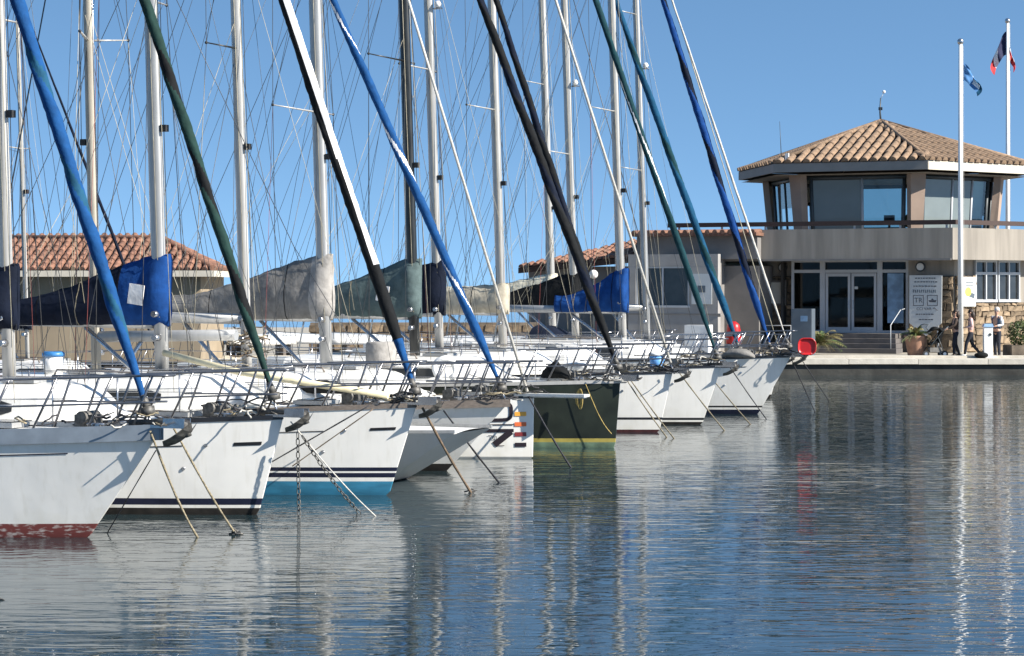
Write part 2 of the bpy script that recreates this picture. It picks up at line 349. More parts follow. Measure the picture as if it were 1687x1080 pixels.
def hull_band(h, z0, z1, n, name, m, root, off=0.0, us=US, sides=(-1, 1)):
    b = MB(); f0 = z0 if callable(z0) else (lambda u: z0); f1 = z1 if callable(z1) else (lambda u: z1)
    for sd_ in sides:
        V = []; F = []
        for i, u in enumerate(us):
            for k in range(n + 1): V.append(h.pt(u, lerp(f0(u), f1(u), k / n), sd_, off))
        for i in range(len(us) - 1):
            for k in range(n):
                a = i * (n + 1) + k; q_ = (a, a + n + 1, a + n + 2, a + 1)
                F.append(q_ if sd_ < 0 else tuple(reversed(q_)))
        b.add(V, F, 0, True)
        if off == 0 and sd_ == -1:   # stem closing strip and transom
            V = []
            for k in range(n + 1): V += [h.pt(1, lerp(f0(1), f1(1), k / n), -1), h.pt(1, lerp(f0(1), f1(1), k / n), 1)]
            b.add(V, [(2 * k, 2 * k + 1, 2 * k + 3, 2 * k + 2) for k in range(n)], 0, False)
            V = []
            for k in range(n + 1): V += [h.pt(0, lerp(f0(0), f1(0), k / n), 1), h.pt(0, lerp(f0(0), f1(0), k / n), -1)]
            b.add(V, [(2 * k, 2 * k + 1, 2 * k + 3, 2 * k + 2) for k in range(n)], 0, False)
    return b.build(name, m, root)

def furled(root, foot, head, r, mats, name='furled_sail', frac=.4, twist=1.5, t0=.008, white_foot=None, seed=0, start=0.0, dark_below=0, foot_e=0):
    foot, head = Vector(foot), Vector(head); d = head - foot; ax = d.normalized()
    s1 = ax.cross(Vector((0, 1, 0))).normalized(); s2 = ax.cross(s1)
    rings = []; N = 190; n = 26
    for i in range(N + 1):
        t = t0 + (0.97 - t0) * i / N; e = (t - t0) / (1 - t0)
        rad = r * .88 * (.45 + .55 * sstep(e / .09)) * (1 - .55 * sstep((e - .35) / .65))
        ring = []
        for k in range(n):
            a = 2 * math.pi * k / n; sp = a + max(.6, twist) * 2 * math.pi * e * 4; q_ = (sp / (2 * math.pi)) % 1
            rr = rad * (1 + .30 * (q_ - .5) * (1 if q_ < .9 else (1 - q_) * 20 - 1) + .13 * noise.noise(Vector((math.cos(sp) * 1.6, math.sin(sp) * 1.6 + seed, e * 120))) + .05 * noise.noise(Vector((seed, 0, e * 34))))
            ring.append(foot + d * t + (s1 * math.cos(a) + s2 * math.sin(a)) * rr)
        rings.append(ring)
    def mi(i, k):
        e = i / N
        if e < foot_e: return 2
        sp = (k / n + (max(.6, twist) if twist > .1 else twist) * 4 * e + start) % 1
        return 1 if (len(mats) > 1 and e > dark_below and sp < frac + .10 * noise.noise(Vector((seed, 5, e * 22)))) else 0
    return MB().loft(rings, True, mi, True).build(name, mats, root)

def sail_cover(root, xm, zb, ln, h0, h1, w, mats, split=.0, seed=1, name='sail_cover', sag=.06):
    rings = []; N = 46; n = 20
    for i in range(N + 1):
        s_ = i / N; x = xm + .17 - s_ * ln
        hh = lerp(h0, h1, sstep(min(1, max(0, (s_ * ln - .22) / (ln * .85))) ** .75))
        ww = lerp(w * 1.12, w * .75, sstep(s_ * 1.6)) * (.25 if i == 0 else (.7 if i == 1 else 1)) * (.6 if i == N else 1)
        ring = []
        for k in range(n):
            a = 2 * math.pi * k / n - math.pi / 2
            z = zb - .06 + (math.sin(a) * .5 + .5) * hh
            top = (math.sin(a) * .5 + .5)
            tw = lerp(1.0, .42 if s_ * ln > .3 else .78, top ** 1.6)
            y = math.cos(a) * ww * tw
            wr = noise.noise(Vector((x * 2.2 + seed, z * 2.6, math.cos(a) * 1.2))) + .6 * noise.noise(Vector((x * 5 + z * 6, seed * 3, math.cos(a))))
            cr_ = abs(noise.noise(Vector((x * 9 + z * 3, z * 4 - x * 6, seed + math.cos(a))))) ; y *= 1 + .34 * wr - .30 * cr_; z += .05 * wr * top - sag * math.sin(math.pi * s_) * top
            ring.append((x + .02 * wr, y, z))
        rings.append(ring)
    cov = MB().loft(rings, True, lambda i, k: 1 if i / N * ln < split else 0, True).build(name, mats, root)
    for i in range(9, N, 8):
        cx_ = sum(p[0] for p in rings[i]) / n; cz_ = sum(p[2] for p in rings[i]) / n
        ra = [(p[0] - .012, p[1] * 1.03, cz_ + (p[2] - cz_) * 1.015) for p in rings[i]]; rb = [(p[0] + .016, p[1], p[2]) for p in ra]
        MB().loft([ra, rb], False, 0, True).build('cover_strap', M('cloth_black' if i % 16 == 9 else 'rope_tan'), cov)
    zp = [Vector(rings[i][3]) * 1.0 + Vector((0, .012, 0)) for i in range(2, N - 1)]
    return cov

def wire(root, name, pts, r=.006, m='wire', n=5): return MB().tube(pts, r, n).build(name, M(m), root)

def anchor(root, x, z, sc=1.0, m='galvanised'):
    sc *= .8; b = MB()
    b.tube([(x - .75 * sc, 0, z), (x - .1 * sc, 0, z + .03), (x + .10 * sc, 0, z - .02), (x + .16 * sc, 0, z - .16 * sc)], [.022, .03, .036, .028], 6, flat=1.5)
    for s_ in (-1, 1):     # two curved plough blades folded back under the roller
        rings = []
        for i in range(6):
            t = i / 5; px_, pz = x + .20 * sc - .42 * sc * t, z - .10 * sc - .20 * sc * t - .05 * sc * math.sin(math.pi * t)
            w_ = (.02 + .17 * math.sin(math.pi * min(1, t * .75 + .12))) * sc
            rings.append([(px_, s_ * .008, pz), (px_ + .03 * sc, s_ * w_, pz + .12 * sc * (1 - .4 * t)), (px_ + .045 * sc, s_ * w_, pz + .135 * sc * (1 - .4 * t)), (px_ + .018, s_ * .008, pz + .03)])
        b.loft(rings, True, 0, False)
    return b.build('anchor', M(m), root)
def tangle(root, c, d, m, n, r=.011, seed=0, name='rope_tangle'):
    rg = random.Random(seed); b = MB()
    for k in range(n):
        p = Vector((c[0] + rg.uniform(-1, 1) * d[0], c[1] + rg.uniform(-1, 1) * d[1], c[2] + rg.random() * d[2])); P = [p]
        a = rg.uniform(0, 6.28)
        for q_ in range(rg.randint(4, 8)):
            a += rg.uniform(-1.1, 1.1); p = p + Vector((math.cos(a) * .09, math.sin(a) * .06, rg.uniform(-.04, .035))); p.z = max(c[2], p.z); P.append(p)
        b.tube(P, r * rg.uniform(.7, 1.2), 5)
    o = b.build(name, M(m), root); o['kind'] = 'stuff'; return o

def boat(label, loc, hull, bands, top_m='gelcoat', deck_m='deck', mast=None, stay=None, **k):
    name = k.get('name', 'sailing_yacht'); ang = k.get('ang', ANG)
    root = thing(name, label, k.get('cat', 'sailboat'), (loc[0], loc[1], 0), ang, 'sailing boats moored in a row')
    h = hull; full = k.get('full', True)
    # hull: bottom paint, stripes, topsides
    zt = bands[-1][1]
    for z0, z1, nm_, m in bands: hull_band(h, z0, z1, 5 if z0 < 0 else 1, nm_, M(m), root)
    hull_band(h, zt, h.sheer, 10, 'hull', M(top_m), root)
    for z0, z1, nm_, m, u0, u1 in k.get('strips', []):
        us = [lerp(u0, u1, i / 30) for i in range(31)]
        hull_band(h, (lambda u, z0=z0: h.sheer(u) - z0), (lambda u, z1=z1: h.sheer(u) - z1), 1, nm_, M(m), root, .006, us)
    # deck with camber
    b = MB(); V = []; F = []; nv = 8
    for u in US:
        z = h.sheer(u); w_ = max(.004, h.hb(u, z) - .004); x = h.xt(z) + (h.xs(z) - h.xt(z)) * u
        for j in range(nv + 1):
            c_ = -1 + 2 * j / nv; V.append((x, c_ * w_, z - .015 + .06 * (1 - c_ * c_) * min(1, w_)))
    for i in range(len(US) - 1):
        for j in range(nv): a = i * (nv + 1) + j; F.append((a, a + nv + 1, a + nv + 2, a + 1))
    b.add(V, F, 0, True); b.build('deck', M(deck_m), root)
    # toe rail
    b = MB()
    rw, rh, rl = k.get('rail', (.03, .045, 0.0))
    for s_ in (-1, 1):
        rings = []
        for u in US:
            p = h.pt(u, h.sheer(u), s_)
            rings.append([p + Vector((0, s_ * .008, -rl)), p + Vector((0, -s_ * rw, -rl)), p + Vector((0, -s_ * rw, rh)), p + Vector((0, s_ * .008, rh))])
        b.loft(rings, True, 0, False)
    b.build('toe_rail', M(k.get('rail_m', 'alu')), root)
    tipx = h.r; dzt = h.fb
    # bow roller and anchor
    if k.get('roller', True):
        MB().box((tipx + .06, 0, dzt + .03), (.55, .14, .035)).box((tipx + .2, .07, dzt + .07), (.28, .012, .11)).box((tipx + .2, -.07, dzt + .07), (.28, .012, .11)).build('bow_roller', M('steel'), root)
    if k.get('anchor', True): anchor(root, tipx + .22, dzt + .06, k.get('asc', 1.0))
    sd0 = int(abs(loc[0]) * 100 + loc[1])
    if k.get('pulpit', True):
        for q_, mm_ in enumerate(('rope_dark', 'rope_tan', 'galvanised', 'rope_white')):
            tangle(root, (tipx - .35, 0, dzt + .02), (.42, .16, .16), mm_, (5, 3, 5, 2)[q_], .012, sd0 + q_)
        tangle(root, (tipx - 1.9, -.15, h.dz(tipx - 1.9) + .05), (.7, .5, .05), 'rope_dark', 5, .011, sd0 + 9, 'deck_line')
        tangle(root, (tipx - 2.6, .1, h.dz(tipx - 2.6) + .05), (.9, .5, .06), 'rope_tan', 5, .011, sd0 + 10, 'deck_line')
        wl_ = MB().box((tipx - 1.0, 0, h.dz(tipx - 1.0) + .11), (.26, .20, .14)).tube([(tipx - 1.0, -.16, h.dz(tipx - 1.0) + .15), (tipx - 1.0, .16, h.dz(tipx - 1.0) + .15)], .075, 10).build('windlass', M('galvanised'), root)
        for s_ in (-1, 1):
            xc = tipx - .75; MB().tube([(xc - .12, s_ * (h.dw(xc) - .1), h.dz(xc) + .075), (xc + .12, s_ * (h.dw(xc) - .1), h.dz(xc) + .075)], .016, 6).box((xc, s_ * (h.dw(xc) - .1), h.dz(xc) + .045), (.1, .03, .06)).build('mooring_cleat', M('steel'), root)
    # pulpit
    if k.get('pulpit', True):
        pm = M(k.get('pulpit_m', 'pulpit_steel')); hgt = k.get('ph', .62); x0 = tipx - k.get('plen', 1.75); x1 = tipx - .12
        def edge(x, ins=.05): return max(.06, h.dw(x) - ins)
        for lev, nm_ in ((hgt, 'pulpit_top_rail'), (hgt * .5, 'pulpit_mid_rail')):
            for s_ in (-1, 1):
                P = []
                for i in range(11):
                    t = i / 10; x = lerp(x0, x1 + .22 * lev / hgt, t); w_ = lerp(edge(x0), .13, t) if True else 0
                    w_ = max(.13, min(edge(x0), edge(min(x, tipx - .3)) + .02))
                    P.append((x, s_ * w_, h.dz(min(x, tipx)) + lev))
                if lev == hgt: P.append((x1 + .28, 0, h.dz(tipx) + lev))
                MB().tube(P, .0155 if lev == hgt else .012, 7).build(nm_, pm, root)
        for s_ in (-1, 1):
            for t in (.02, .30, .62, .88):
                xb = lerp(x0, x1, t); xt_ = xb + .30
                wt = max(.13, min(edge(x0), edge(min(xt_, tipx - .3)) + .02))
                MB().tube([(xb, s_ * edge(xb, .06), h.dz(xb)), (xt_, s_ * wt, h.dz(min(xt_, tipx)) + hgt)], .0155, 7).build('pulpit_leg', pm, root)
    # stanchions and lifelines
    xs_ = []; x = tipx - 2.0
    while x > -h.L + .9 and full: xs_.append(x); x -= 1.75
    if xs_ and k.get('lifelines', True):
        for s_ in (-1, 1):
            for x in xs_:
                w_ = h.dw(x) - .05; z = h.dz(x)
                MB().tube([(x, s_ * w_, z), (x, s_ * w_, z + .62)], .0125, 7).build('stanchion', M('steel'), root)
            for lev in (.61, .33):
                P = [(tipx - 1.6, s_ * (h.dw(tipx - 1.75) - .05), h.dz(tipx - 1.75) + lev)]
                for x in xs_: P.append((x, s_ * (h.dw(x) - .05), h.dz(x) + lev))
                wire(root, 'lifeline', P, .0055, 'steel')
    # coachroof
    if k.get('cabin', True):
        c0, c1, ch = k.get('cabin_x', (-1.9, -6.4, .40))
        rings = []; NS = 22
        prof = []
        for i in range(NS + 1):
            t = i / NS; x = lerp(c0, c1, t); hh = ch * sstep(t / .22) * (1 + .12 * t) + .03
            w_ = min(h.dw(x) - .42, .62 * h.B / 2 + .12) * (.55 + .45 * sstep(t / .25)); z = h.dz(x) + .005
            prof.append((x, w_, z, hh))
            rings.append([(x, -w_, z), (x + .0, -w_ * .94, z + hh * .75), (x, -w_ * .84, z + hh), (x, -w_ * .4, z + hh + .045), (x, 0, z + hh + .06),
                          (x, w_ * .4, z + hh + .045), (x, w_ * .84, z + hh), (x, w_ * .94, z + hh * .75), (x, w_, z)])
        MB().loft(rings, True, 0, False).build('coachroof', M(k.get('cabin_m', 'gelcoat')), root)
        for s_ in (-1, 1):
            for a0, a1 in k.get('cabin_win', ((.30, .58), (.64, .86))):
                V = []; F = []
                ns = 8
                for i in range(ns + 1):
                    t = lerp(a0, a1, i / ns); j = min(NS - 1, int(t * NS)); f_ = t * NS - j
                    pr = [lerp(prof[j][q_], prof[j + 1][q_], f_) for q_ in range(4)]
                    e_ = .5 if i in (0, ns) else 1.0
                    for fr in (.44 - .20 * e_, .44 + .22 * e_):
                        V.append((pr[0], s_ * (pr[1] * (1 - .08 * fr) + .007), pr[2] + pr[3] * fr))
                F = [(2 * i, 2 * i + 2, 2 * i + 3, 2 * i + 1) for i in range(ns)]
                MB().add(V, F).build('cabin_window', M('smoke'), root)
        for fr in (.40, .72):
            j = int(fr * NS); x, w_, z, hh = prof[j]
            hq = MB().box((x, 0, z + hh + .085), (.52, .52, .05)).build('deck_hatch', M('alu'), root)
            MB().box((x, 0, z + hh + .115), (.44, .44, .012)).build('hatch_pane', M('smoke'), hq)
        for s_ in (-1, 1):
            j = int(.45 * NS); x, w_, z, hh = prof[j]
            MB().tube([(x, s_ * w_ * .7, z + hh + .01), (x - .05, s_ * w_ * .7, z + hh + .1), (x - 1.4, s_ * w_ * .7, z + hh + .12), (x - 1.45, s_ * w_ * .7, z + hh + .02)], .016, 6).build('handrail', M('teak'), root)
        fh = MB().box((c0 + .75, 0, h.dz(c0 + .75) + .075), (.5, .5, .06)).build('fore_hatch', M('alu'), root)
        MB().box((c0 + .75, 0, h.dz(c0 + .75) + .112), (.42, .42, .012)).build('hatch_pane', M('smoke'), fh)
        # cockpit coamings
        b = MB()
        for s_ in (-1, 1):
            b.box(((c1 - h.L + .7) / 2, s_ * (h.dw(c1 - 1) - .55), h.dz(c1 - 1) + .14), (abs(-h.L + .7 - c1) - .05, .22, .30))
        b.build('cockpit_coaming', M('gelcoat'), root)
        # spray hood
        hood = k.get('hood', None)
        if hood:
            rings = []
            for i in range(7):
                t = i / 6; x = c1 + .85 - 1.15 * t; w_ = min(h.dw(x) - .42, .95); z = h.dz(x) + ch * .9
                hh = .02 + .58 * math.sin(math.pi / 2 * min(1, t * 1.25))
                rings.append([(x, w_ * math.cos(a), z + hh * max(0, math.sin(a)) ** .7) for a in [math.pi * q_ / 12 for q_ in range(13)]])
            MB().loft(rings, False, 0, True, False).build('spray_hood', M(hood), root)
    # mast and rigging
    if mast:
        xm, H, r0, mm = mast[:4]; rake = math.tan(R(k.get('rake', 2.0)))
        def mx(z): return xm - rake * (z - 3)
        zb = h.dz(xm) + .05; top = (mx(H), 0, H)
        P = []; rr = []
        for i in range(9):
            z = lerp(zb, H, i / 8); P.append((mx(z), 0, z)); rr.append(r0 * (1 - .25 * max(0, i / 8 - .6) / .4))
        mo = MB().tube(P, rr, 14, flat=.72).build('mast', M(mm), root)
        MB().box((mx(zb) , 0, zb + .03), (r0 * 3, r0 * 2.6, .06)).build('mast_collar', M('galvanised'), mo)
        MB().tube([(mx(zb + 1.2) - r0 - .012, 0, zb + 1.2), (mx(H) - r0 * .75 - .012, 0, H)], .014, 4).build('sail_track', M('steel'), mo)
        for zz in (1.0, 1.35):
            MB().tube([(mx(zb + zz), -r0 * .7, zb + zz), (mx(zb + zz), -r0 * .7 - .13, zb + zz)], [.055, .045], 10).build('winch', M('steel'), mo)
        # spreaders and shrouds
        sp = k.get('spreaders', (6.4, 10.0)); sl_ = k.get('sp_len', .92); sw = k.get('sp_sweep', .30)
        smt = M(k.get('sp_m', mm)); tips = {-1: [], 1: []}
        for j, z in enumerate(sp):
            for s_ in (-1, 1):
                ln = sl_ * (1 - .18 * j); tipv = (mx(z) - sw, s_ * ln, z + .06); tips[s_].append(tipv)
                o = MB().tube([(mx(z), s_ * r0 * .5, z), tipv], [.034, .020], 7, flat=.5).build('spreader', smt, root)
                MB().sphere(tipv, .028, 7, 5).build('spreader_boot', M('black_rubber'), o)
        for s_ in (-1, 1):
            cp = (xm - .25, s_ * (h.dw(xm - .25) - .06), h.dz(xm))
            wire(root, 'cap_shroud', [cp] + tips[s_] + [(top[0], 0, top[2] - .1)], .0062)
            wire(root, 'lower_shroud', [(cp[0] - .4, cp[1], cp[2]), (mx(sp[0]), s_ * r0 * .6, sp[0] - .1)], .0055)
            wire(root, 'fore_shroud', [(cp[0] + .75, cp[1], cp[2]), (mx(sp[0]), s_ * r0 * .6, sp[0] - .15)], .0055)
            wire(root, 'intermediate_shroud', [tips[s_][0], (mx(sp[-1]), s_ * r0 * .6, sp[-1] - .1)], .0048)
            MB().tube([cp, (cp[0], cp[1], cp[2] + .28)], .016, 6).build('turnbuckle', M('steel'), root)
        st_ = (-h.L + .25, 0, h.dz(-h.L + .3))
        mid = Vector(top).lerp(Vector((st_[0], 0, st_[2])), .72)
        wire(root, 'backstay', [top, mid], .006)
        for s_ in (-1, 1): wire(root, 'backstay_leg', [mid, (st_[0], s_ * .8, st_[2])], .005)
        wire(root, 'halyard', [(mx(H), -r0 - .02, H), (mx(zb + 1.3) + .05, -r0 * .7 - .03, zb + 1.3)], .006, 'wire_tan')
        wire(root, 'halyard', [(mx(H) + r0 + .03, .02, H), (mx(zb + 2.5) + r0 + .12, -.04, zb + 1.0)], .006, k.get('hal_m', 'wire'))
        wire(root, 'halyard', [(mx(H), -r0 * .6, H), (xm + .9, -h.dw(xm + .9) + .1, h.dz(xm) + .3)], .005, 'wire_tan')
        rg = random.Random(sd0)
        for s_ in (-1, 1):
            wire(root, 'flag_halyard', [tips[s_][0], (cp[0] - .15 + rg.uniform(-.3, .3), s_ * abs(cp[1]), cp[2] + .1)], .0036, rg.choice(('wire_tan', 'wire', 'wire_red')))
            wire(root, 'running_backstay', [(mx(sp[-1]), s_ * r0, sp[-1] + .5), (-h.L + 2.6 + rg.uniform(-.5, .5), s_ * (h.dw(-h.L + 2.6) - .1), h.dz(-h.L + 2.6))], .0042)
        for q_ in range(2):
            zz_ = rg.uniform(7, min(H, 12)); wire(root, 'halyard', [(mx(zz_) + r0, rg.uniform(-.05, .05), zz_), (xm + rg.uniform(.3, 2.8), rg.uniform(-.9, .9), h.dz(xm) + .35)], .0038, rg.choice(('wire_tan', 'wire', 'wire')))
        bz = k.get('boom_z', 2.42); bl = k.get('boom_l', 4.0)
        if bl:
            bm = MB().tube([(mx(bz) - r0, 0, bz), (mx(bz) - bl, 0, bz + .05)], .075, 10, flat=1.25).build('boom', M(k.get('boom_m', 'alu')), root)
            wire(root, 'topping_lift', [(mx(H) - .1, 0, H), (mx(bz) - bl, 0, bz + .1)], .005)
            MB().tube([(mx(bz) - bl * .33, 0, bz - .07), (mx(bz) - .15, 0, zb + .25)], .035, 8).build('boom_vang', M('steel'), bm)
            wire(root, 'mainsheet', [(mx(bz) - bl * .8, 0, bz - .05), (mx(bz) - bl * .8 - .2, 0, h.dz(-h.L + 2) + .3)], .02, 'rope_white')
            for s_ in (-1, 1):
                jz = sp[0] + .4; jm = (mx(bz) - bl * .38, s_ * .12, bz + 1.9)
                wire(root, 'lazy_jack', [(mx(jz), s_ * r0, jz), jm, (mx(bz) - bl * .30, s_ * .15, bz + .1)], .0042, 'wire_tan')
                wire(root, 'lazy_jack', [jm, (mx(bz) - bl * .68, s_ * .12, bz + .1)], .0042, 'wire_tan')
        cv = k.get('cover')
        if cv:
            cov = sail_cover(root, mx(bz), bz, cv.get('l', bl), cv.get('h0', 1.05), cv.get('h1', .36), cv.get('w', .20), [M(q_) for q_ in cv['m']], cv.get('split', 0), cv.get('seed', 1))
            if cv.get('patch'):
                MB().box((mx(bz) - cv['patch'], -.235, bz + .42), (.26, .012, .30), ry=R(8)).build('cover_patch', M('cloth_white'), cov)
        if k.get('deck_light', True):
            dl = MB().box((mx(5.3) + r0 + .05, 0, 5.3), (.10, .09, .10)).build('deck_light', M(k.get('dl_m', 'black_rubber')), mo)
        for rad in k.get('radar', []):
            MB().tube([(mx(rad) + r0 + .02, 0, rad), (mx(rad) + r0 + .22, 0, rad)], .02, 6).build('radar_bracket', M('steel'), mo)
            MB().tube([(mx(rad) + r0 + .12, 0, rad + .02), (mx(rad) + r0 + .12, 0, rad + .09), (mx(rad) + r0 + .12, 0, rad + .16)], [.05, .085, .045], 10).build('deck_floodlight', M('plastic_white'), mo)
        for s_j, (xf, zf, rf, mm_, kw) in enumerate(stay or []):
            kw = dict(kw); hz = kw.pop('head_z', H - .05 - .25 * s_j)
            foot = Vector((xf, 0, zf)); head = Vector((mx(hz) + .05, 0, hz))
            if rf > .03:
                furled(root, foot, head, rf, [M(q_) for q_ in mm_], seed=xf * 7 + H, **kw)
                dr = MB().tube([foot - Vector((-.02, 0, .06)), foot + Vector((0, 0, .03))], [.085, .085], 12).tube([foot + Vector((0, 0, .03)), foot + Vector((-.06, 0, .16))], [.05, .04], 10).build('furler_drum', M('galvanised'), root)
            else:
                wire(root, 'forestay', [foot, head], rf, mm_[0], 7)
            wire(root, 'stay_fitting', [foot - Vector((0, 0, .02)), (xf + .08, 0, h.dz(min(h.r, xf)) + .0)], .016, 'steel')
    return root, h

YACHTS = {}
# nearest, cut by the left frame edge
YACHTS[1] = boat('nearest white yacht with worn red waterline paint and blue furled headsail', (-4.97, 25.7), Hull(10.6, 3.1, 1.30, 1.15, 1.0, p=2.1, pw=2.05, wl=1.0),
    [(-.5, .17, 'bottom_paint', 'antifoul_red')], rail=(.05, .05, .13), rail_m='rail_grey', mast=(-3.6, 14.25, .10, 'mast_white'),
    stay=[(.80, 1.52, .092, ['cloth_blue', 'cloth_bluegreen'], dict(frac=.22, twist=2.2))], cover=dict(m=['cloth_navy']), plen=2.0,
    strips=[(.27, .255, 'pinstripe', 'stripe_navy', .5, .93)], asc=1.1, hood='cloth_grey')
YACHTS[2] = boat('white yacht with black waterline and dark green furled headsail', (-3.28, 28.3), Hull(10.4, 3.05, 1.26, 1.12, .36),
    [(-.5, .09, 'bottom_paint', 'antifoul_black'), (.09, .13, 'white_band', 'gelcoat'), (.13, .215, 'boot_stripe', 'stripe_navy')], rail=(.03, .04, .02), rail_m='stripe_black',
    mast=(-3.9, 13.53, .098, 'mast_white'), stay=[(.22, 1.55, .082, ['cloth_green', 'cloth_black'], dict(frac=.35, twist=2.0))], cover=dict(m=['cloth_navy'], h0=.92, split=0),
    strips=[(.33, .316, 'pinstripe', 'stripe_black', .45, .90), (.345, .30, 'pinstripe_tail', 'stripe_black', .955, .985)], spreaders=(6.6, 10.0), plen=1.9, hood=None)
YACHTS[3] = boat('white yacht with bright blue bottom, twin navy stripes and black and white furled headsail', (-1.745, 31.0), Hull(10.4, 3.05, 1.28, 1.13, .43),
    [(-.5, .20, 'bottom_paint', 'antifoul_blue'), (.20, .255, 'white_band', 'gelcoat'), (.255, .32, 'boot_stripe', 'stripe_navy'), (.32, .345, 'white_band', 'gelcoat'), (.345, .40, 'boot_stripe', 'stripe_navy')],
    rail=(.03, .035, .03), rail_m='teak', mast=(-3.77, 13.58, .112, 'alu'),
    stay=[(.40, 1.50, .10, ['cloth_black', 'cloth_white', 'cloth_blue'], dict(frac=.40, twist=.03, start=.66, dark_below=.14, foot_e=.05))], cover=dict(m=['cloth_navy', 'cloth_royal'], split=.75, h0=1.08, h1=.34, w=.22, seed=4, patch=.28, l=4.2),
    strips=[(.33, .318, 'pinstripe', 'stripe_black', .45, .90), (.34, .30, 'pinstripe_tail', 'stripe_black', .955, .985)], spreaders=(7.2, 10.4), hood=None, radar=[])
# small racer moored stern out (reverse transom toward the viewer)
YACHTS[5] = boat('white yacht with blue furled headsail and bare mast, bow beside the striped racer', (-1.05, 35.18), Hull(10.2, 2.95, 1.14, 1.05, 1.10),
    [(-.5, .12, 'bottom_paint', 'antifoul_black')], rail=(.03, .03, .09), rail_m='teak', mast=(-3.71, 11.74, .092, 'mast_white'),
    stay=[(.95, 1.36, .082, ['cloth_blue', 'cloth_white'], dict(frac=.10, twist=1.2))], spreaders=(6.95, 9.6), sp_m='mast_black', sp_len=.5, boom_l=3.6, anchor=False, roller=False, hood=None, cabin_win=((.3, .8),))
YACHTS[6] = boat('white racing yacht with plumb bow, bowsprit, black lettering and coloured blocks', (.356, 37.8), Hull(10.3, 3.0, 1.06, 1.0, .02, p=1.9),
    [(-.5, .03, 'bottom_paint', 'gelcoat_grey')], rail=(.025, .02, .02), rail_m='stripe_black', mast=(-4.05, 14.19, .118, 'alu'),
    stay=[(-.1, 1.15, .026, ['rope_white'], {})], cover=dict(m=['cloth_grey', 'cloth_palegrey'], split=.34, h0=1.2, h1=.42, w=.22, seed=9, l=4.6), spreaders=(6.1, 9.6), sp_len=1.15, sp_m='mast_white', anchor=False, roller=False, hood=None)
YACHTS[7] = boat('dark hulled yacht with yellow waterline stripe and black mast', (1.9, 40.4), Hull(10.6, 3.1, 1.22, 1.15, .10, p=2.1),
    [(-.5, .10, 'bottom_paint', 'antifoul_green'), (.10, .17, 'boot_stripe', 'stripe_yellow')], top_m='dark_hull', rail=(.04, .035, .03), rail_m='mast_white', mast=(-4.12, 12.71, .105, 'mast_black'),
    stay=[(.05, 1.5, .098, ['cloth_black', 'cloth_navy'], dict(frac=.3, twist=1.5))],
    cover=dict(m=['cloth_sage'], h0=1.15, h1=.40, w=.20, seed=15, patch=.55, l=4.0), spreaders=(7.3, 10.0), sp_len=1.0, anchor=False)
YACHTS[8] = boat('white yacht with red brown waterline and white furled forestay, beside the dark hull', (3.0, 44.7), Hull(11.0, 3.1, 1.20, 1.12, .28),
    [(-.5, .06, 'bottom_paint', 'antifoul_brown'), (.06, .26, 'white_band', 'gelcoat'), (.26, .31, 'boot_stripe', 'stripe_black')], rail_m='stripe_black', mast=(-4.97, 18.55, .098, 'mast_white'),
    stay=[(.25, 1.42, .030, ['rope_white'], {}), (-.98, 1.45, .085, ['cloth_black', 'cloth_navy'], dict(frac=.5, twist=1.8, head_z=13.85))], cover=dict(m=['cloth_beige', 'cloth_navy'], split=.62, h0=1.18, h1=.4, w=.2, seed=21, l=4.6), spreaders=(7.6, 12.0), radar=[8.9],
    strips=[(.16, .145, 'pinstripe', 'stripe_black', .5, .93)])
YACHTS[9] = boat('white yacht with black waterline and green furled headsail', (4.1, 47.3), Hull(10.8, 3.05, 1.24, 1.12, .43),
    [(-.5, .06, 'bottom_paint', 'antifoul_black'), (.06, .10, 'white_band', 'gelcoat'), (.10, .15, 'boot_stripe', 'stripe_black')], rail_m='stripe_black', mast=(-4.71, 16.88, .098, 'mast_white'),
    stay=[(.35, 1.46, .082, ['cloth_darkteal', 'cloth_white'], dict(frac=.08, twist=.6))], cover=dict(m=['cloth_beige', 'cloth_beige'], h0=.7, h1=.45, w=.2, seed=27, l=4.4), spreaders=(6.95, 11.0), radar=[],
    strips=[(.14, .125, 'pinstripe', 'stripe_black', .5, .9)])
YACHTS[10] = boat('white raked bow yacht farthest out along the row with blue sail cover', (5.76, 51.3), Hull(10.8, 3.1, 1.34, 1.18, .78),
    [(-.5, .11, 'bottom_paint', 'stripe_navy'), (.11, .16, 'white_band', 'gelcoat'), (.16, .20, 'boot_stripe', 'stripe_black')], rail_m='stripe_black', mast=(-3.4, 14.57, .098, 'mast_white'),
    stay=[(.74, 1.60, .032, ['rope_white'], {}), (.30, 1.55, .10, ['cloth_royal', 'cloth_navy'], dict(frac=.4, twist=1.4))], cover=dict(m=['cloth_royal'], h0=1.08, h1=.42, w=.24, seed=31, l=1.9),
    spreaders=(7.2, 11.0), strips=[(.2, .185, 'pinstripe', 'stripe_black', .5, .93)])
YACHTS[11] = boat('yacht tucked behind the raked bow with teal furled headsail', (5.2, 54.8), Hull(10.2, 2.8, 1.20, 1.1, .5),
    [(-.5, .1, 'bottom_paint', 'antifoul_black')], mast=(-3.91, 14.32, .10, 'mast_white'), stay=[(.5, 1.45, .105, ['cloth_teal', 'cloth_darkteal'], dict(frac=.3, twist=1.2))],
    cover=dict(m=['cloth_black', 'cloth_black'], h0=1.0, h1=.4, w=.2, seed=33, l=3.6), spreaders=(6.4, 10.4), radar=[8.15], pulpit_m='steel')
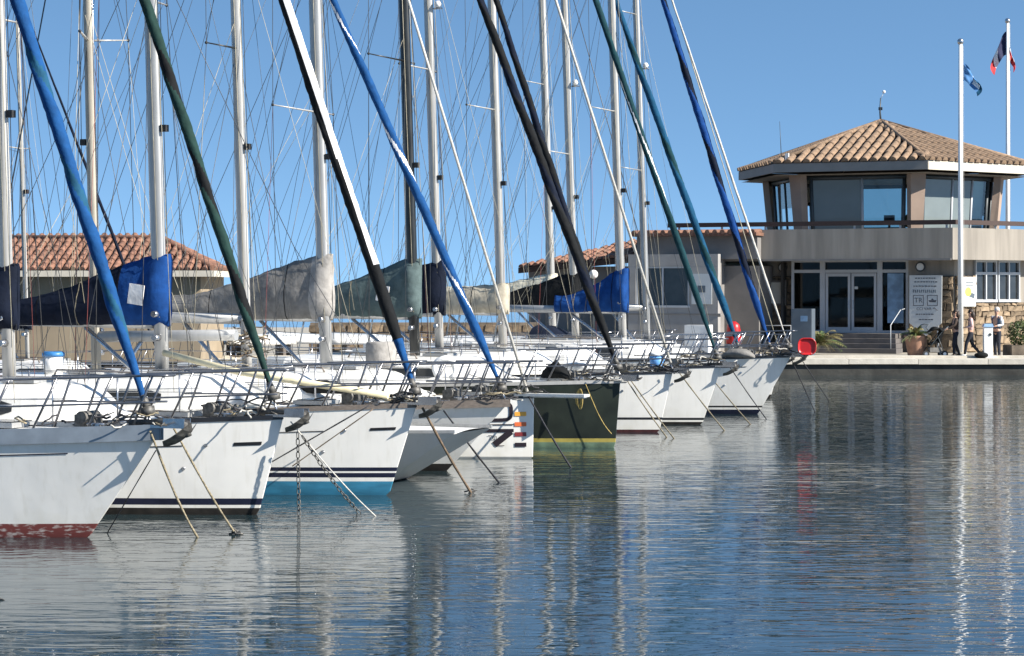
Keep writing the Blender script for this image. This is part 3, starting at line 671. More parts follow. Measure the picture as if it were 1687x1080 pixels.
YACHTS[12] = boat('far white yacht with pale bunched sail on its boom', (5.2 - 1.1, 62.6), Hull(9.6, 2.8, 1.15, 1.05, .5),
    [(-.5, .1, 'bottom_paint', 'antifoul_blue')], mast=(-3.2, 15, .112, 'mast_white'), stay=[(.4, 1.4, .012, ['wire'], {})], cover=dict(m=['cloth_cream', 'cloth_cream'], h0=.85, h1=.5, w=.25, seed=41, l=3.6), boom_z=2.6,
    spreaders=(8.9, 11.4), rail_m='teak', hood=None)
YACHTS[13] = boat('far yacht with slim grey mast near the white annex', (6.95, 58.9), Hull(9.4, 2.7, 1.1, 1.0, .3),
    [(-.5, .1, 'bottom_paint', 'antifoul_black')], mast=(-3.55, 14.5, .092, 'alu'), stay=[(.25, 1.3, .012, ['wire_tan'], {})], cover=None, boom_l=3.2, spreaders=(6.2, 10.5), hood='cloth_navy', radar=[9.0])
YACHTS[14] = boat('small boat behind with thin white mast, left of the furled blue headsail', (-8.6, 51.9), Hull(7.6, 2.4, .9, .8, .5),
    [(-.5, .1, 'bottom_paint', 'antifoul_blue')], mast=(-3.5, 10.2, .055, 'mast_white'), stay=[(.4, 1.1, .045, ['cloth_navy'], {})], cover=dict(m=['cloth_navy'], h0=.6, h1=.25, w=.15, l=2.4), boom_z=2.0, boom_l=2.4,
    spreaders=(6.35,), sp_len=.75, hood=None, cabin_x=(-1.5, -4.6, .3))
YACHTS[4] = boat('weathered grey white yacht moored stern out, its sloping transom toward the water', (-8.6, 36.2), Hull(7.4, 2.5, .95, .80, .7, tr=-1.3, tw=.55, wl=.60, pw=1.7),
    [(-.5, .02, 'bottom_paint', 'antifoul_black')], top_m='gelcoat_grey', ang=ANG + math.pi, mast=(-2.0, 10.8, .085, 'mast_cream'), cover=None, boom_l=2.6, boom_z=2.15, boom_m='alu', rake=-1.6,
    spreaders=(6.95, 9.4), sp_m='mast_white', sp_len=.7, anchor=False, pulpit=False, cabin_x=(-1.6, -4.4, .33), hood=None, rail_m='alu', stay=[(.4, 1.0, .012, ['wire'], {})])

# ---- lettering and colour blocks on the plumb bow racer
r6, h6 = YACHTS[6]
def hp(d, z, off=.012): return h6.pt(h6.u_at(-d, z), z, -1, off)
def decal_stroke(pts, w, name, m, n=10):
    b = MB(); P = []
    for i in range(len(pts) - 1):
        for k in range(n + (1 if i == len(pts) - 2 else 0)):
            P.append((lerp(pts[i][0], pts[i + 1][0], k / n), lerp(pts[i][1], pts[i + 1][1], k / n)))
    V = []
    for i, p in enumerate(P):
        a, c_ = P[max(0, i - 1)], P[min(len(P) - 1, i + 1)]
        dx, dz_ = c_[0] - a[0], c_[1] - a[1]; L_ = math.hypot(dx, dz_) or 1
        ww = w if not callable(w) else w(i / len(P))
        nx, nz_ = -dz_ / L_ * ww / 2, dx / L_ * ww / 2
        V += [hp(p[0] + nx, p[1] + nz_), hp(p[0] - nx, p[1] - nz_)]
    b.add(V, [(2 * i, 2 * i + 1, 2 * i + 3, 2 * i + 2) for i in range(len(P) - 1)]); return b.build(name, M(m), r6)
arc = [(.50, .965), (.40, .955)] + [(.40 - .07 * math.sin(a), .86 + .09 * math.cos(a)) for a in [i * math.pi / 12 for i in range(1, 7)]]
arc += [(.33, .78)] + [(.42 - .09 * math.cos(a), .76 - .09 * math.sin(a)) for a in [i * math.pi / 12 for i in range(1, 6)]] + [(.47, .665), (.95, .655)]
decal_stroke(arc, .06, 'letter', 'black_mark', 3)
decal_stroke([(.29, .585), (.95, .580)], .018, 'underline', 'black_mark', 12)
decal_stroke([(.29, .482), (.95, .478)], .058, 'letter', 'black_mark', 12)
decal_stroke([(.33, .465), (.60, .235)], .105, 'letter_stroke', 'black_mark', 12)
decal_stroke([(.60, .222), (.44, .220)], .012, 'letter_stroke', 'black_mark', 6)
for z, m in ((.77, 'yellow_mark'), (.593, 'orange_mark'), (.42, 'red_mark'), (.238, 'black_mark')):
    decal_stroke([(.09, z), (.275, z - .002)], .072, 'colour_block', m, 6)
decal_stroke([(.70, .395), (.64, .395), (.675, .315)], .012, 'numeral', 'sign_ink', 4)
decal_stroke([(.62, .385), (.57, .385), (.57, .325), (.62, .325), (.62, .385)], .012, 'numeral', 'sign_ink', 4)
# bowsprit
bs = MB().box((.35, 0, 1.10), (1.3, .26, .045)).box((.35, 0, 1.068), (1.24, .18, .02)).build('bowsprit', M('gelcoat'), r6)
# crossed spinnaker pole on the blue bottomed yacht
r3, h3 = YACHTS[3]
MB().tube([(-3.62, -.12, 1.98), (-2.2, -.35, 1.72), (.1, -.22, 1.42)], .048, 10).build('spinnaker_pole', M('pole_cream'), r3)
for x, z in ((-2.9, 1.85), (-2.0, 1.69), (-1.0, 1.56)):
    pass
# rosettes and hull vents
for i in (2, 3, 8, 9, 10):
    rt, hh = YACHTS[i]
    for (u, dz_) in ((.925, .325), (.905, .62)):
        z = hh.sheer(u) - dz_; p = hh.pt(u, z, -1, .004)
        MB().tube([p, p + Vector((.004, -.012, 0))], [.026, .02], 10).build('skin_fitting', M('steel'), rt)

# ------------------------------------------------------------------ mooring ropes (each a thing)
def wpt(i, x, y, z):
    rt = YACHTS[i][0]; a = rt.rotation_euler.z; c_, s_ = math.cos(a), math.sin(a)
    return Vector((rt.location.x + c_ * x - s_ * y, rt.location.y + s_ * x + c_ * y, z))
def rope(label, a, b, m, r=.014, sag=.12, name='mooring_rope', end=True, n=14, dip=.25):
    a, b = Vector(a), Vector(b); P = []
    for k in range(n + 1):
        t = k / n; p = a.lerp(b, t); p.z -= sag * math.sin(math.pi * t) * (.6 + .4 * t); P.append(p)
    d = (P[-1] - P[-2]).normalized(); P.append(P[-1] + d * dip)
    o = MB().tube([p - a for p in P], [r * (1 + .12 * math.sin(q_ * 5)) for q_ in range(len(P))], 7).build(name, M(m), None, a)
    return tag(o, label, 'rope' if 'rope' in name else 'chain', 'mooring lines at the bows')
T1, T2, T3 = 1.25, 1.22, 1.24
rope('pale rope sagging from the nearest bow into the water', wpt(1, .93, -.14, 1.28), on_z(325, 885), 'rope_tan', .014, .10)
rope('straight pale rope from the nearest anchor to a knot in the water', wpt(1, 1.10, .10, 1.30), on_z(388, 880), 'rope_tan', .013, .05)
rope('dark thin line slanting back under the nearest bow', wpt(1, .95, -.05, 1.05), on_z(176, 878), 'rope_dark', .007, .0)
rope('white rope with a pink patch crossing the turquoise bottom', wpt(2, .50, -.05, 1.22), on_z(618, 850), 'rope_white', .009, .06)
rope('brown rope from the blue bottomed bow to a frayed end', wpt(3, .55, -.05, 1.25), on_z(776, 812), 'rope_brown', .019, .04)
rope('dark rope running down beside the stern out yacht', wpt(5, .20, -.55, 1.0), on_z(822, 795), 'rope_dark', .015, .02)
rope('black rope falling across the coloured blocks', wpt(6, -.05, -.08, 1.08), on_z(940, 770), 'rope_dark', .016, .03)
rope('thin yellow line hanging along the dark hull', wpt(7, -.42, -.42, 1.18), wpt(7, .0, -.22, .28), 'rope_yellow', .007, .12, dip=.02)
rope('left tan rope from the bow next to the dark hull', wpt(8, -.62, -.42, 1.18), on_z(1098, 720), 'rope_tan', .013, .03)
rope('right tan rope from the bow next to the dark hull', wpt(8, -.55, -.40, 1.18), on_z(1110, 722), 'rope_tan', .013, .02)
rope('pale taut rope from the green headsail bow', wpt(9, -.45, -.40, 1.22), on_z(1193, 709), 'rope_tan', .014, .02)
rope('steep line in front of the farthest white hull', wpt(10, -.55, -.75, 1.26), on_z(1262, 690), 'rope_dark', .012, .02)
rope('line splitting above the water left of the farthest stem', wpt(10, -1.15, -1.0, 1.26), on_z(1236, 699), 'rope_tan', .013, .02)
rope('line dropping from the farthest bow with a black float', wpt(10, .82, -.05, 1.30), on_z(1342, 678), 'rope_dark', .012, .0)
rope('dark line from the red tub to the water', wpt(10, 1.0, .1, 1.32), on_z(1365, 660), 'rope_dark', .011, .0)
def chain(label, a, b, m='galvanised', r=.0075, pitch=.075, sag=.05):
    a, b = Vector(a), Vector(b); n = int((b - a).length / pitch); mb = MB()
    for k in range(n):
        t0, t1 = k / n, (k + 1.25) / n
        p0 = a.lerp(b, t0) - a; p1 = a.lerp(b, t1) - a
        p0.z -= sag * math.sin(math.pi * t0); p1.z -= sag * math.sin(math.pi * min(1, t1)); ax = (p1 - p0).normalized()
        sd_ = ax.cross(Vector((0, 1, 0)) if k % 2 else Vector((.7, .7, 0))).normalized() * .019
        mid = (p0 + p1) / 2
        mb.tube([p0, mid * .5 + p0 * .5 + sd_, mid * .5 + p1 * .5 + sd_, p1, mid * .5 + p1 * .5 - sd_, mid * .5 + p0 * .5 - sd_, p0], r, 5)
    return tag(mb.build('anchor_chain', M(m), None, a), label, 'chain', 'mooring lines at the bows')
c0 = wpt(2, .62, -.08, 1.10)
chain('rusty chain hanging straight down in front of the turquoise bottom', c0, c0 + Vector((.02, 0, -1.2)))
chain('slack chain slanting from the second bow to the water', c0 + Vector((.05, .02, -.05)), on_z(592, 845))
rope('dark spring line across the blue bottomed hull', wpt(3, .0, -.62, 1.3), wpt(3, -1.55, -1.02, .38), 'rope_dark', .010, .0, dip=.01)
rope('thin knotted line beside the dark spring line', wpt(3, .05, -.6, 1.25), wpt(3, -1.05, -.9, .45), 'rope_brown', .008, .0, dip=.01)
# knots at the water
for lab, px, py in (('knot of weedy rope at the water below the second yacht', 388, 880), ('frayed rope end at the water right of the turquoise bottom', 776, 812)):
    b = MB(); c_ = on_z(px, py)
    for k in range(7):
        p = Vector((random.uniform(-.05, .05), random.uniform(-.03, .03), random.uniform(.0, .06)))
        b.tube([p, p + Vector((random.uniform(-.08, .08), random.uniform(-.05, .05), random.uniform(-.04, .05))), p + Vector((random.uniform(-.09, .09), 0, -.04))], .012, 5)
    tag(b.build('rope_knot', M('galvanised'), None, c_), lab, 'rope')
# coiled yellow rope on the dark bow
b = MB()
for k in range(6):
    a0 = random.uniform(-.2, .2)
    b.tube([Vector((.05 * math.cos(t) + .01 * k - .02, -.02 - .006 * k, -.16 + (.16 + .015 * k) * math.sin(t) * .8 + a0 * .1)) for t in [i * 2 * math.pi / 14 for i in range(15)]], .008, 5)
tag(b.build('rope_coil', M('rope_yellow'), None, wpt(7, -.50, -.52, 1.08), ANG), 'yellow rope coil hung on the dark hull', 'rope')
# red tub at the farthest bow
tb = thing('plastic_tub', 'red plastic tub hung over the farthest white bow', 'tub', wpt(10, 1.18, .0, 1.36), R(-8))
b = MB(); rings = []
def rrect(w, h_, y, rr=.08, n=5):
    P = []
    for cx, cz, a0 in ((w / 2 - rr, h_ / 2 - rr, 0), (-w / 2 + rr, h_ / 2 - rr, 90), (-w / 2 + rr, -h_ / 2 + rr, 180), (w / 2 - rr, -h_ / 2 + rr, 270)):
        for k in range(n + 1):
            a = R(a0 + 90 * k / n); P.append((cx + rr * math.cos(a), y, cz + rr * math.sin(a) + .24))
    return P
b.loft([rrect(.30, .26, .14, .1), rrect(.38, .35, -.10, .13), rrect(.43, .40, -.10, .15), rrect(.43, .40, -.13, .15), rrect(.39, .36, -.13, .13), rrect(.37, .34, -.11, .12), rrect(.30, .28, -.10, .1)], True, 0, True)
b.build('tub_body', M('plastic_red'), tb)

# ------------------------------------------------------------------ things lying on the decks
def bucket(label, p, r, h_, body, lid):
    t = thing('lidded_bucket', label, 'bucket', p); MB().tube([(0, 0, 0), (0, 0, h_ * .8)], [r * .85, r], 16).build('bucket_body', M(body), t)
    MB().tube([(0, 0, h_ * .8), (0, 0, h_ * .92), (0, 0, h_)], [r * 1.08, r * 1.08, r * .9], 16).build('bucket_lid', M(lid), t)
bucket('white bucket with blue lid standing on a deck at the left', wpt(3, -5.5, -.2, 1.62), .16, .36, 'plastic_white', 'plastic_blue')
bucket('light blue box bucket on the bow beside the white forestay', wpt(9, -.9, -.35, 1.2), .17, .36, 'plastic_lightblue', 'plastic_white')
def fender(label, p, r=.11, l=.55, m='plastic_white', horiz=False):
    t = thing('fender', label, 'fender', p); b = MB()
    P = [0, .06, .16, .3, l - .3, l - .16, l - .06, l]; Q = [.3, .6, .9, 1, 1, .9, .6, .3]
    b.tube([((q_ if horiz else 0), 0, (0 if horiz else q_)) for q_ in P], [r * q_ for q_ in Q], 12); b.build('fender_body', M(m), t)
    MB().tube([((l if horiz else 0), 0, (0 if horiz else l)), ((l + .1 if horiz else 0), 0, (.02 if horiz else l + .45))], .01, 5).build('fender_line', M('rope_dark'), t)
fender('white fender lying by the second forestay foot', wpt(2, -.9, .5, 1.42), .085, .6, 'plastic_white', True)
fender('blue fender hanging between the turquoise bottomed yacht and the next', wpt(3, -4.5, 1.62, .35), .12, .6, 'cloth_royal')
fender('white fender hanging on the dark hull', wpt(7, -3.4, -1.62, .45), .12, .6)
fender('white fender lying across the deck behind the dark yacht', wpt(8, -1.9, -.55, 1.35), .1, .6, 'plastic_white', True)
def cloth_heap(label, p, d, m, seed=0, name='folded_cloth'):
    rings = []
    for i in range(9):
        t = i / 8; rr = math.sin(math.pi * (.04 + .92 * t)) ** .6
        rings.append([(d[0] * (t - .5), d[1] / 2 * rr * math.cos(a) * (1 + .25 * noise.noise(Vector((t * 4, a, seed)))), d[2] * rr * max(0, .5 + .5 * math.sin(a)) * (1 + .35 * noise.noise(Vector((t * 5 + 3, a * 1.5, seed)))))
                      for a in [2 * math.pi * k / 12 for k in range(12)]])
    o = MB().loft(rings, True, 0, True).build(name, M(m), None, p, ANG); return tag(o, label, 'cloth')
cloth_heap('dark grey dinghy cover rolled on the deck behind the turquoise bottomed yacht', wpt(5, -2.1, -.35, 1.22), (1.0, .3, .22), 'cloth_black', 2, 'rolled_cover')
cloth_heap('black and grey bundle on the dark yacht foredeck', wpt(7, -1.1, -.2, 1.26), (.55, .4, .30), 'cloth_black', 7, 'cloth_bundle')
cloth_heap('grey cloth on the farthest white foredeck', wpt(10, -.35, -.45, 1.33), (.8, .4, .22), 'cloth_grey', 9, 'deck_cloth')
tangle(YACHTS[5][0], (-3.70, -.02, 1.75), (.10, .09, .55), 'rope_brown', 16, .012, 77, 'halyard_coils')
tangle(YACHTS[5][0], (-3.68, -.10, 1.6), (.10, .05, .6), 'rope_tan', 12, .012, 78, 'halyard_coils')
def horseshoe(label, p, rz):
    P = [(.20 * math.cos(a), .05 * math.sin(3 * a), .22 + .20 * math.sin(a)) for a in [R(-60 + 300 * i / 16) for i in range(17)]]
    tag(MB().tube(P, .055, 8).build('life_buoy', M('plastic_white'), None, p, rz), label, 'life buoy')
horseshoe('white horseshoe life buoy behind the blue furled headsail', wpt(6, -2.2, 1.2, 1.25), R(20))
tag(MB().tube([(0, 0, 0), (0, 0, .1), (0, 0, .42), (0, 0, .46)], [.26, .28, .28, .25], 16).build('plastic_drum', M('cloth_palegrey'), None, wpt(6, -3.4, 1.0, 1.5)), 'grey plastic drum right of the pale grey sail cover', 'drum')

# ------------------------------------------------------------------ pontoon behind the sterns
pon = struct(MB().box((0, 0, .28), (2.0, 40, .16)).box((0, 0, .1), (1.4, 39.6, .24)).build('pontoon', M('planks'), None, (-8.4, 48.8, 0.02), R(-22.7)))

# ------------------------------------------------------------------ roof tiles
def tile_mesh(name, w, l, m):
    b = MB(); n = 6; A = []; B_ = []; r0, r1, t = w * .395, w * .385, .02
    for k in range(n + 1):
        a = math.pi * k / n
        A.append((-math.cos(a) * r0, 0, math.sin(a) * r0 * 1.05)); B_.append((-math.cos(a) * r1, l * 1.12, math.sin(a) * r1 * 1.05 - .022))
    V = A + B_; N = n + 1
    b.add(V, [(k, k + 1, N + k + 1, N + k) for k in range(n)], 0, True)
    b.add(V, [tuple(reversed(range(N)))], 0); return b.mesh(name, M(m))
def lay_tiles(parent, me, A, e, s, W, L_, w, l, ok, lift=.02, jitter=.012):
    A, e, s = Vector(A), Vector(e).normalized(), Vector(s).normalized(); nn = e.cross(s).normalized()
    nc, nr = int(W / w), int(L_ / l) + 1
    for c_ in range(nc):
        u = (c_ + .5) * w
        for r_ in range(nr):
            v = r_ * l
            if not ok(u, v + l * .5): continue
            o = link('roof_tile', me, parent)
            Mx = Matrix((e, s, nn)).transposed().to_4x4()
            Mx.translation = A + e * (u + random.uniform(-jitter, jitter)) + s * (v - .05 + random.uniform(-jitter, jitter)) + nn * (lift + random.uniform(0, jitter))
            o.matrix_local = Mx @ Matrix.Rotation(random.uniform(-.03, .03), 4, 'Z')

# ------------------------------------------------------------------ harbour office
BO = (15.75, 83.0); BA = R(-22.7)
hob = thing('harbour_office', 'two storey harbour office with hexagonal tiled roof and glazed upper room', 'building', (BO[0], BO[1], QZ), BA)
def Z(z): return z - QZ
HC = Vector((-3.0, 5.196, 0))
def hexv(rad, z, k): a = R(-60 + 60 * k); return Vector((HC.x + rad * math.cos(a), HC.y + rad * math.sin(a), Z(z)))   # k=0 front right, 1 right ...
# roof: pyramid core, fascia, soffit, tiles
b = MB(); ring = [hexv(6.0, 7.84, k) for k in range(6)]; apex = Vector((HC.x, HC.y, Z(9.66)))
b.add(ring + [apex], [(k, (k + 1) % 6, 6) for k in range(6)]); roof = b.build('roof', M('tile_under'), hob)
for k in range(6):
    a_, c_ = hexv(5.96, 0, k), hexv(5.96, 0, (k + 1) % 6); mid = (a_ + c_) / 2; d = c_ - a_
    MB().box((mid.x, mid.y, Z(7.66)), (d.length + (.06 if k % 2 else -.05), .08, .34), rz=math.atan2(d.y, d.x)).build('fascia_board', M('fascia_cream' if k in (0, 1) else 'fascia_shaded'), hob)  # lit and shaded tones in the colour: right faces cream, others grey
MB().add([hexv(5.9, 7.40, k) for k in range(6)], [tuple(reversed(range(6)))]).build('soffit', M('render_wall'), hob)
tm = tile_mesh('roof_tile', .37, .78, 'tile_clay')
for k in (0, 5, 4):   # right face, front face, left face of the hexagon
    a_, c_ = ring[k], ring[(k + 1) % 6]; e = (c_ - a_); W = e.length; mid = (a_ + c_) / 2; s_ = apex - mid; L_ = s_.length
    lay_tiles(roof, tm, a_, e, s_, W, L_, .375, .78, lambda u, v, W=W, L_=L_: abs(u - W / 2) < (W / 2) * (1 - v / L_) + .05)
for k in range(6):
    MB().tube([ring[k] + Vector((0, 0, .08)), apex + Vector((0, 0, .12))], .09, 8).build('hip_ridge', M('tile_clay'), roof)
# vane, antennas on the roof
va = MB().tube([apex, apex + Vector((-.04, 0, .5)), apex + Vector((-.02, 0, 1.05))], [.045, .035, .02], 8).box(apex + Vector((-.02, 0, .62)), (.16, .05, .12)).build('vane_rod', M('frame_dark'), hob)
MB().sphere(apex + Vector((.12, 0, 1.3)), .07, 8, 6).tube([apex + Vector((-.02, 0, 1.0)), apex + Vector((.12, 0, 1.3))], .012, 5).build('wind_cup', M('paint_white'), hob)
an = hexv(5.6, 7.9, 5)
MB().tube([an, an + Vector((-.08, 0, 1.6))], [.018, .008], 6).build('whip_antenna', M('frame_dark'), hob)
MB().box(an + Vector((.22, 0, .2)), (.14, .12, .30)).box(an + Vector((-.05, 0, .08)), (.3, .2, .18)).build('antenna_box', M('plastic_white'), hob)
MB().box(an + Vector((2.15, 1.2, .46)), (.16, .12, .18)).box(an + Vector((1.95, 1.2, .40)), (.2, .16, .18)).build('antenna_box', M('cabinet'), hob)
# upper room piers and panes
Zs0, Zs1 = 4.35, 7.42
for k in range(6):
    bt, tp = hexv(4.50, Zs0, k), hexv(4.78, Zs1, k); dirv = (hexv(1, 0, k) - hexv(0, 0, k)).normalized(); sv = Vector((-dirv.y, dirv.x, 0))
    def ringp(p, w, dd): return [p + sv * w - dirv * dd, p - sv * w - dirv * dd, p - sv * w * .8 + dirv * .12, p + sv * w * .8 + dirv * .12]
    MB().loft([ringp(bt, .26, .16), ringp(tp, .38, .16)], True, 0, False).build('corner_pier', M('pier_pink'), hob)
for k in range(6):
    a0, a1 = hexv(4.42, Zs0, k), hexv(4.42, Zs0, (k + 1) % 6); b0, b1 = hexv(4.62, 7.30, k), hexv(4.62, 7.30, (k + 1) % 6)
    cuts = (.10, .54, .90) if k == 5 else ((.09, .45, .70, .90) if k == 0 else (.10, .5, .90))
    for j in range(len(cuts) - 1):
        f0, f1 = cuts[j] + .012, cuts[j + 1] - .012
        gm = 'glass'
        if k == 5 and j == 0: gm = 'glass_frost'
        if k == 0 and j in (0, 1): gm = 'glass_frost'
        if gm == 'glass_frost' or (k == 0):
            iv = (HC - (a0 + a1) / 2); iv.z = 0; iv = iv.normalized() * .14
            MB().quad(a0.lerp(a1, f0) + iv, a0.lerp(a1, f1) + iv, b0.lerp(b1, f1) + iv, b0.lerp(b1, f0) + iv).build('roller_blind', M('blind'), hob)
        gm = 'glass_film' if gm == 'glass_frost' else 'glass'
        w_ = MB().quad(a0.lerp(a1, f0), a0.lerp(a1, f1), b0.lerp(b1, f1), b0.lerp(b1, f0)).build('window_pane', M(gm), hob)
    for j, cf in enumerate(cuts):
        p0, p1 = a0.lerp(a1, cf), b0.lerp(b1, cf)
        MB().tube([p0, p1], .055 if 0 < j < len(cuts) - 1 else .07, 4).build('window_mullion', M('frame_white' if k in (0, 5) and 0 < j < len(cuts) - 1 else 'frame_dark'), hob)
    MB().tube([b0, b1], .09, 4).build('window_head', M('frame_dark'), hob)
    MB().tube([hexv(4.5, 5.0, k), hexv(4.5, 5.0, (k + 1) % 6)], .07, 4).build('window_sill', M('frame_dark'), hob)
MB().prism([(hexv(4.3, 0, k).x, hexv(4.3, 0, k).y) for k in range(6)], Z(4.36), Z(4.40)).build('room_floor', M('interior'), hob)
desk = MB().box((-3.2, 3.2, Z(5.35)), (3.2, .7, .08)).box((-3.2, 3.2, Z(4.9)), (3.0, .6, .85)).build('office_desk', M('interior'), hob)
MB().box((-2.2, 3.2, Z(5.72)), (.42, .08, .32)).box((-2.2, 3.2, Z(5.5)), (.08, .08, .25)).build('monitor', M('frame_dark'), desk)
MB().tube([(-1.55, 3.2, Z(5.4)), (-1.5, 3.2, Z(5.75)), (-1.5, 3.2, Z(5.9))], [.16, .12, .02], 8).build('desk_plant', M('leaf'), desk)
# terrace slab, parapets, rail
TP = [(-9.4, -1.0), (1.15, -1.0), (5.15, 5.93), (5.15, 12.0), (-9.4, 12.0)]
MB().prism([(-9.2, -.75), (1.0, -.75), (4.9, 6.0), (4.9, 11.8), (-9.2, 11.8)], Z(4.10), Z(4.34)).build('terrace_slab', M('render_wall'), hob)
def wall_seg(p0, p1, z0, z1, th, name, m, parent=hob, inner=1):
    p0, p1 = Vector((*p0, 0)), Vector((*p1, 0)); d = p1 - p0; nv = Vector((-d.y, d.x, 0)).normalized() * th
    P = [p0, p1, p1 + nv, p0 + nv]
    return MB().prism([(p.x, p.y) for p in P], Z(z0), Z(z1)).build(name, M(m), parent)
wall_seg((-8.6, -1.0), (1.15, -1.0), 4.05, 5.24, .25, 'parapet', 'render_wall')
wall_seg((1.15 + .002, -1.0), (5.15, 5.93), 4.05, 5.24, .25, 'parapet', 'render_wall')
MB().box((-3.7, -1.06, Z(4.06)), (9.6, .10, .07)).build('drip_edge', M('render_grey'), hob)
MB().box((-4.4, -.9, Z(5.45)), (11.3, .14, .17)).build('handrail', M('wood_rail'), hob)
d_ = Vector((4.0, 6.93, 0)); m_ = Vector((1.2, -.9, 0)) + d_ / 2
MB().box((m_.x, m_.y, Z(5.45)), (d_.length, .14, .17), rz=math.atan2(d_.y, d_.x)).build('handrail', M('wood_rail'), hob)
for i in range(7): MB().box((-9.6 + i * 1.75, -.87, Z(5.30)), (.07, .07, .16)).build('rail_post', M('frame_white'), hob)
for i in range(4): MB().box((1.35 + i * 1.0, -.6 + i * 1.732, Z(5.30)), (.07, .07, .16)).build('rail_post', M('frame_white'), hob)
# ground floor
GZ = 1.26
FL = [(-8.4, .3), (-5.42, .3)]
wall_seg((-9.2, .9), (-5.42, .9), 3.46, 4.10, .25, 'front_wall', 'render_wall')
wall_seg((-9.2, .95), (-5.42, .95), QZ, 3.46, .2, 'front_wall_base', 'mortar_recess_shade')  # the recess's shade is put into this dark wall colour
wall_seg((-.80, .3), (.95, .3), QZ, 4.10, .25, 'front_wall', 'render_wall')
wall_seg((-5.42, .3), (-.80, .3), QZ, GZ, .25, 'door_plinth', 'step_dark')
wall_seg((.952, .3), (5.2, 7.66), QZ, 4.10, .25, 'side_wall', 'render_wall')
wall_seg((-9.2, 10), (-9.2, .9), QZ, 4.10, .2, 'side_wall', 'render_wall')
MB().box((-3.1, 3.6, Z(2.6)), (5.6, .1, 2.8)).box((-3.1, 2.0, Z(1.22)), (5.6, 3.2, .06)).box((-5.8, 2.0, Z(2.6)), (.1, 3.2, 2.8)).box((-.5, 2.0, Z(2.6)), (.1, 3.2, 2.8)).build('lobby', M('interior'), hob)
door = MB()
X = [-5.40, -4.27, -4.07, -2.01, -1.83, -.82]
for x, w_ in ((-5.36, .10), (-4.17, .20), (-1.92, .20), (-.86, .10)): door.box((x, .42, Z(2.68)), (w_, .14, 2.84))
for z in (4.05, 3.64, 1.30): door.box((-3.1, .42, Z(z)), (4.58, .135, .12))
entrance = door.build('entrance_frame', M('frame_white'), hob)
for x0, x1 in ((-5.31, -4.27), (-4.07, -2.02), (-1.82, -.91)):
    MB().box(((x0 + x1) / 2, .44, Z(3.85)), (x1 - x0, .012, .30)).build('transom_pane', M('glass_dark'), entrance)
for x0, x1 in ((-5.31, -4.27), (-1.82, -.91)):
    MB().box(((x0 + x1) / 2, .44, Z(2.47)), (x1 - x0, .012, 2.22)).build('side_pane', M('glass_dark'), entrance)
for x0, x1, s_ in ((-4.05, -3.07, 1), (-3.03, -2.05, -1)):
    dm = MB(); 
    for x in (x0 + .05, x1 - .05): dm.box((x, .40, Z(2.45)), (.10, .07, 2.22))
    for z in (1.42, 3.50): dm.box(((x0 + x1) / 2, .40, Z(z)), (x1 - x0 - .2, .066, .12))
    dl = dm.build('door_leaf', M('frame_white'), entrance)
    MB().box(((x0 + x1) / 2, .41, Z(2.46)), (x1 - x0 - .2, .012, 1.97)).build('door_pane', M('glass_dark'), dl)
    MB().box((-3.05 + s_ * -.09, .34, Z(2.35)), (.03, .05, .35)).build('door_handle', M('steel'), dl)
MB().box((-2.85, .395, Z(3.0)), (.14, .008, .10)).build('door_notice', M('sign_white'), entrance)
MB().box((-1.32, .40, Z(2.6)), (.62, .02, 1.9)).build('window_poster', M('poster_blue'), entrance)
for x in (-5.9, -.33):
    lm = MB().tube([(x, .30 if x > -1 else .90, Z(3.80)), (x, .22 if x > -1 else .82, Z(3.80))], [.19, .19], 16).build('round_lamp', M('frame_dark'), hob)
    MB().tube([(x, .22 if x > -1 else .82, Z(3.80)), (x, .19 if x > -1 else .79, Z(3.80))], [.145, .13], 16).build('lamp_glass', M('plastic_white'), lm)
# stone cladding left and right of the entrance and along the lit side
def stones(parent, p0, p1, z0, z1, m_back, sx=.36, sz=.24):
    p0, p1 = Vector((*p0, 0)), Vector((*p1, 0)); d = p1 - p0; L_ = d.length; d.normalize(); nv = Vector((d.y, -d.x, 0))
    ang_ = math.atan2(d.y, d.x); mid = (p0 + p1) / 2
    MB().box((mid.x + nv.x * .03, mid.y + nv.y * .03, Z((z0 + z1) / 2)), (L_, .06, z1 - z0), rz=ang_).build('stone_backing', M('mortar_recess_shade'), parent)
    z = z0; row = 0
    while z < z1 - .08:
        hh = min(sz * random.uniform(.65, 1.35), z1 - z); x = -random.uniform(0, .15)
        while x < L_ - .1:
            w_ = sx * random.uniform(.45, 1.5); xa, xb = max(0, x), min(L_, x + w_)
            if xb - xa > .08:
                c_ = p0 + d * ((xa + xb) / 2) + nv * .075; q_ = MB().box((0, 0, 0), (xb - xa - .03, .07 + random.uniform(0, .05), hh - .03))
                q_.v = [tuple(a + random.uniform(-.035, .035) for a in p) for p in q_.v]
                o = q_.build('stone', M('stone'), parent, (c_.x, c_.y, Z(z + hh / 2)), ang_)
            x += w_
        z += hh; row += 1
sw = MB().box((0, 0, -50), (.01, .01, .01)); 
stones(hob, (-7.0, .895), (-5.5, .895), QZ, 3.45, 'mortar_recess_shade')
stones(hob, (-.74, .295), (.93, .295), QZ, 3.45, 'mortar_recess_shade')
stones(hob, (.97, .31), (1.50, 1.23), QZ, 3.45, 'mortar_recess_shade')
stones(hob, (1.50, 1.23), (3.6, 4.87), QZ, 2.42, 'mortar_recess_shade')
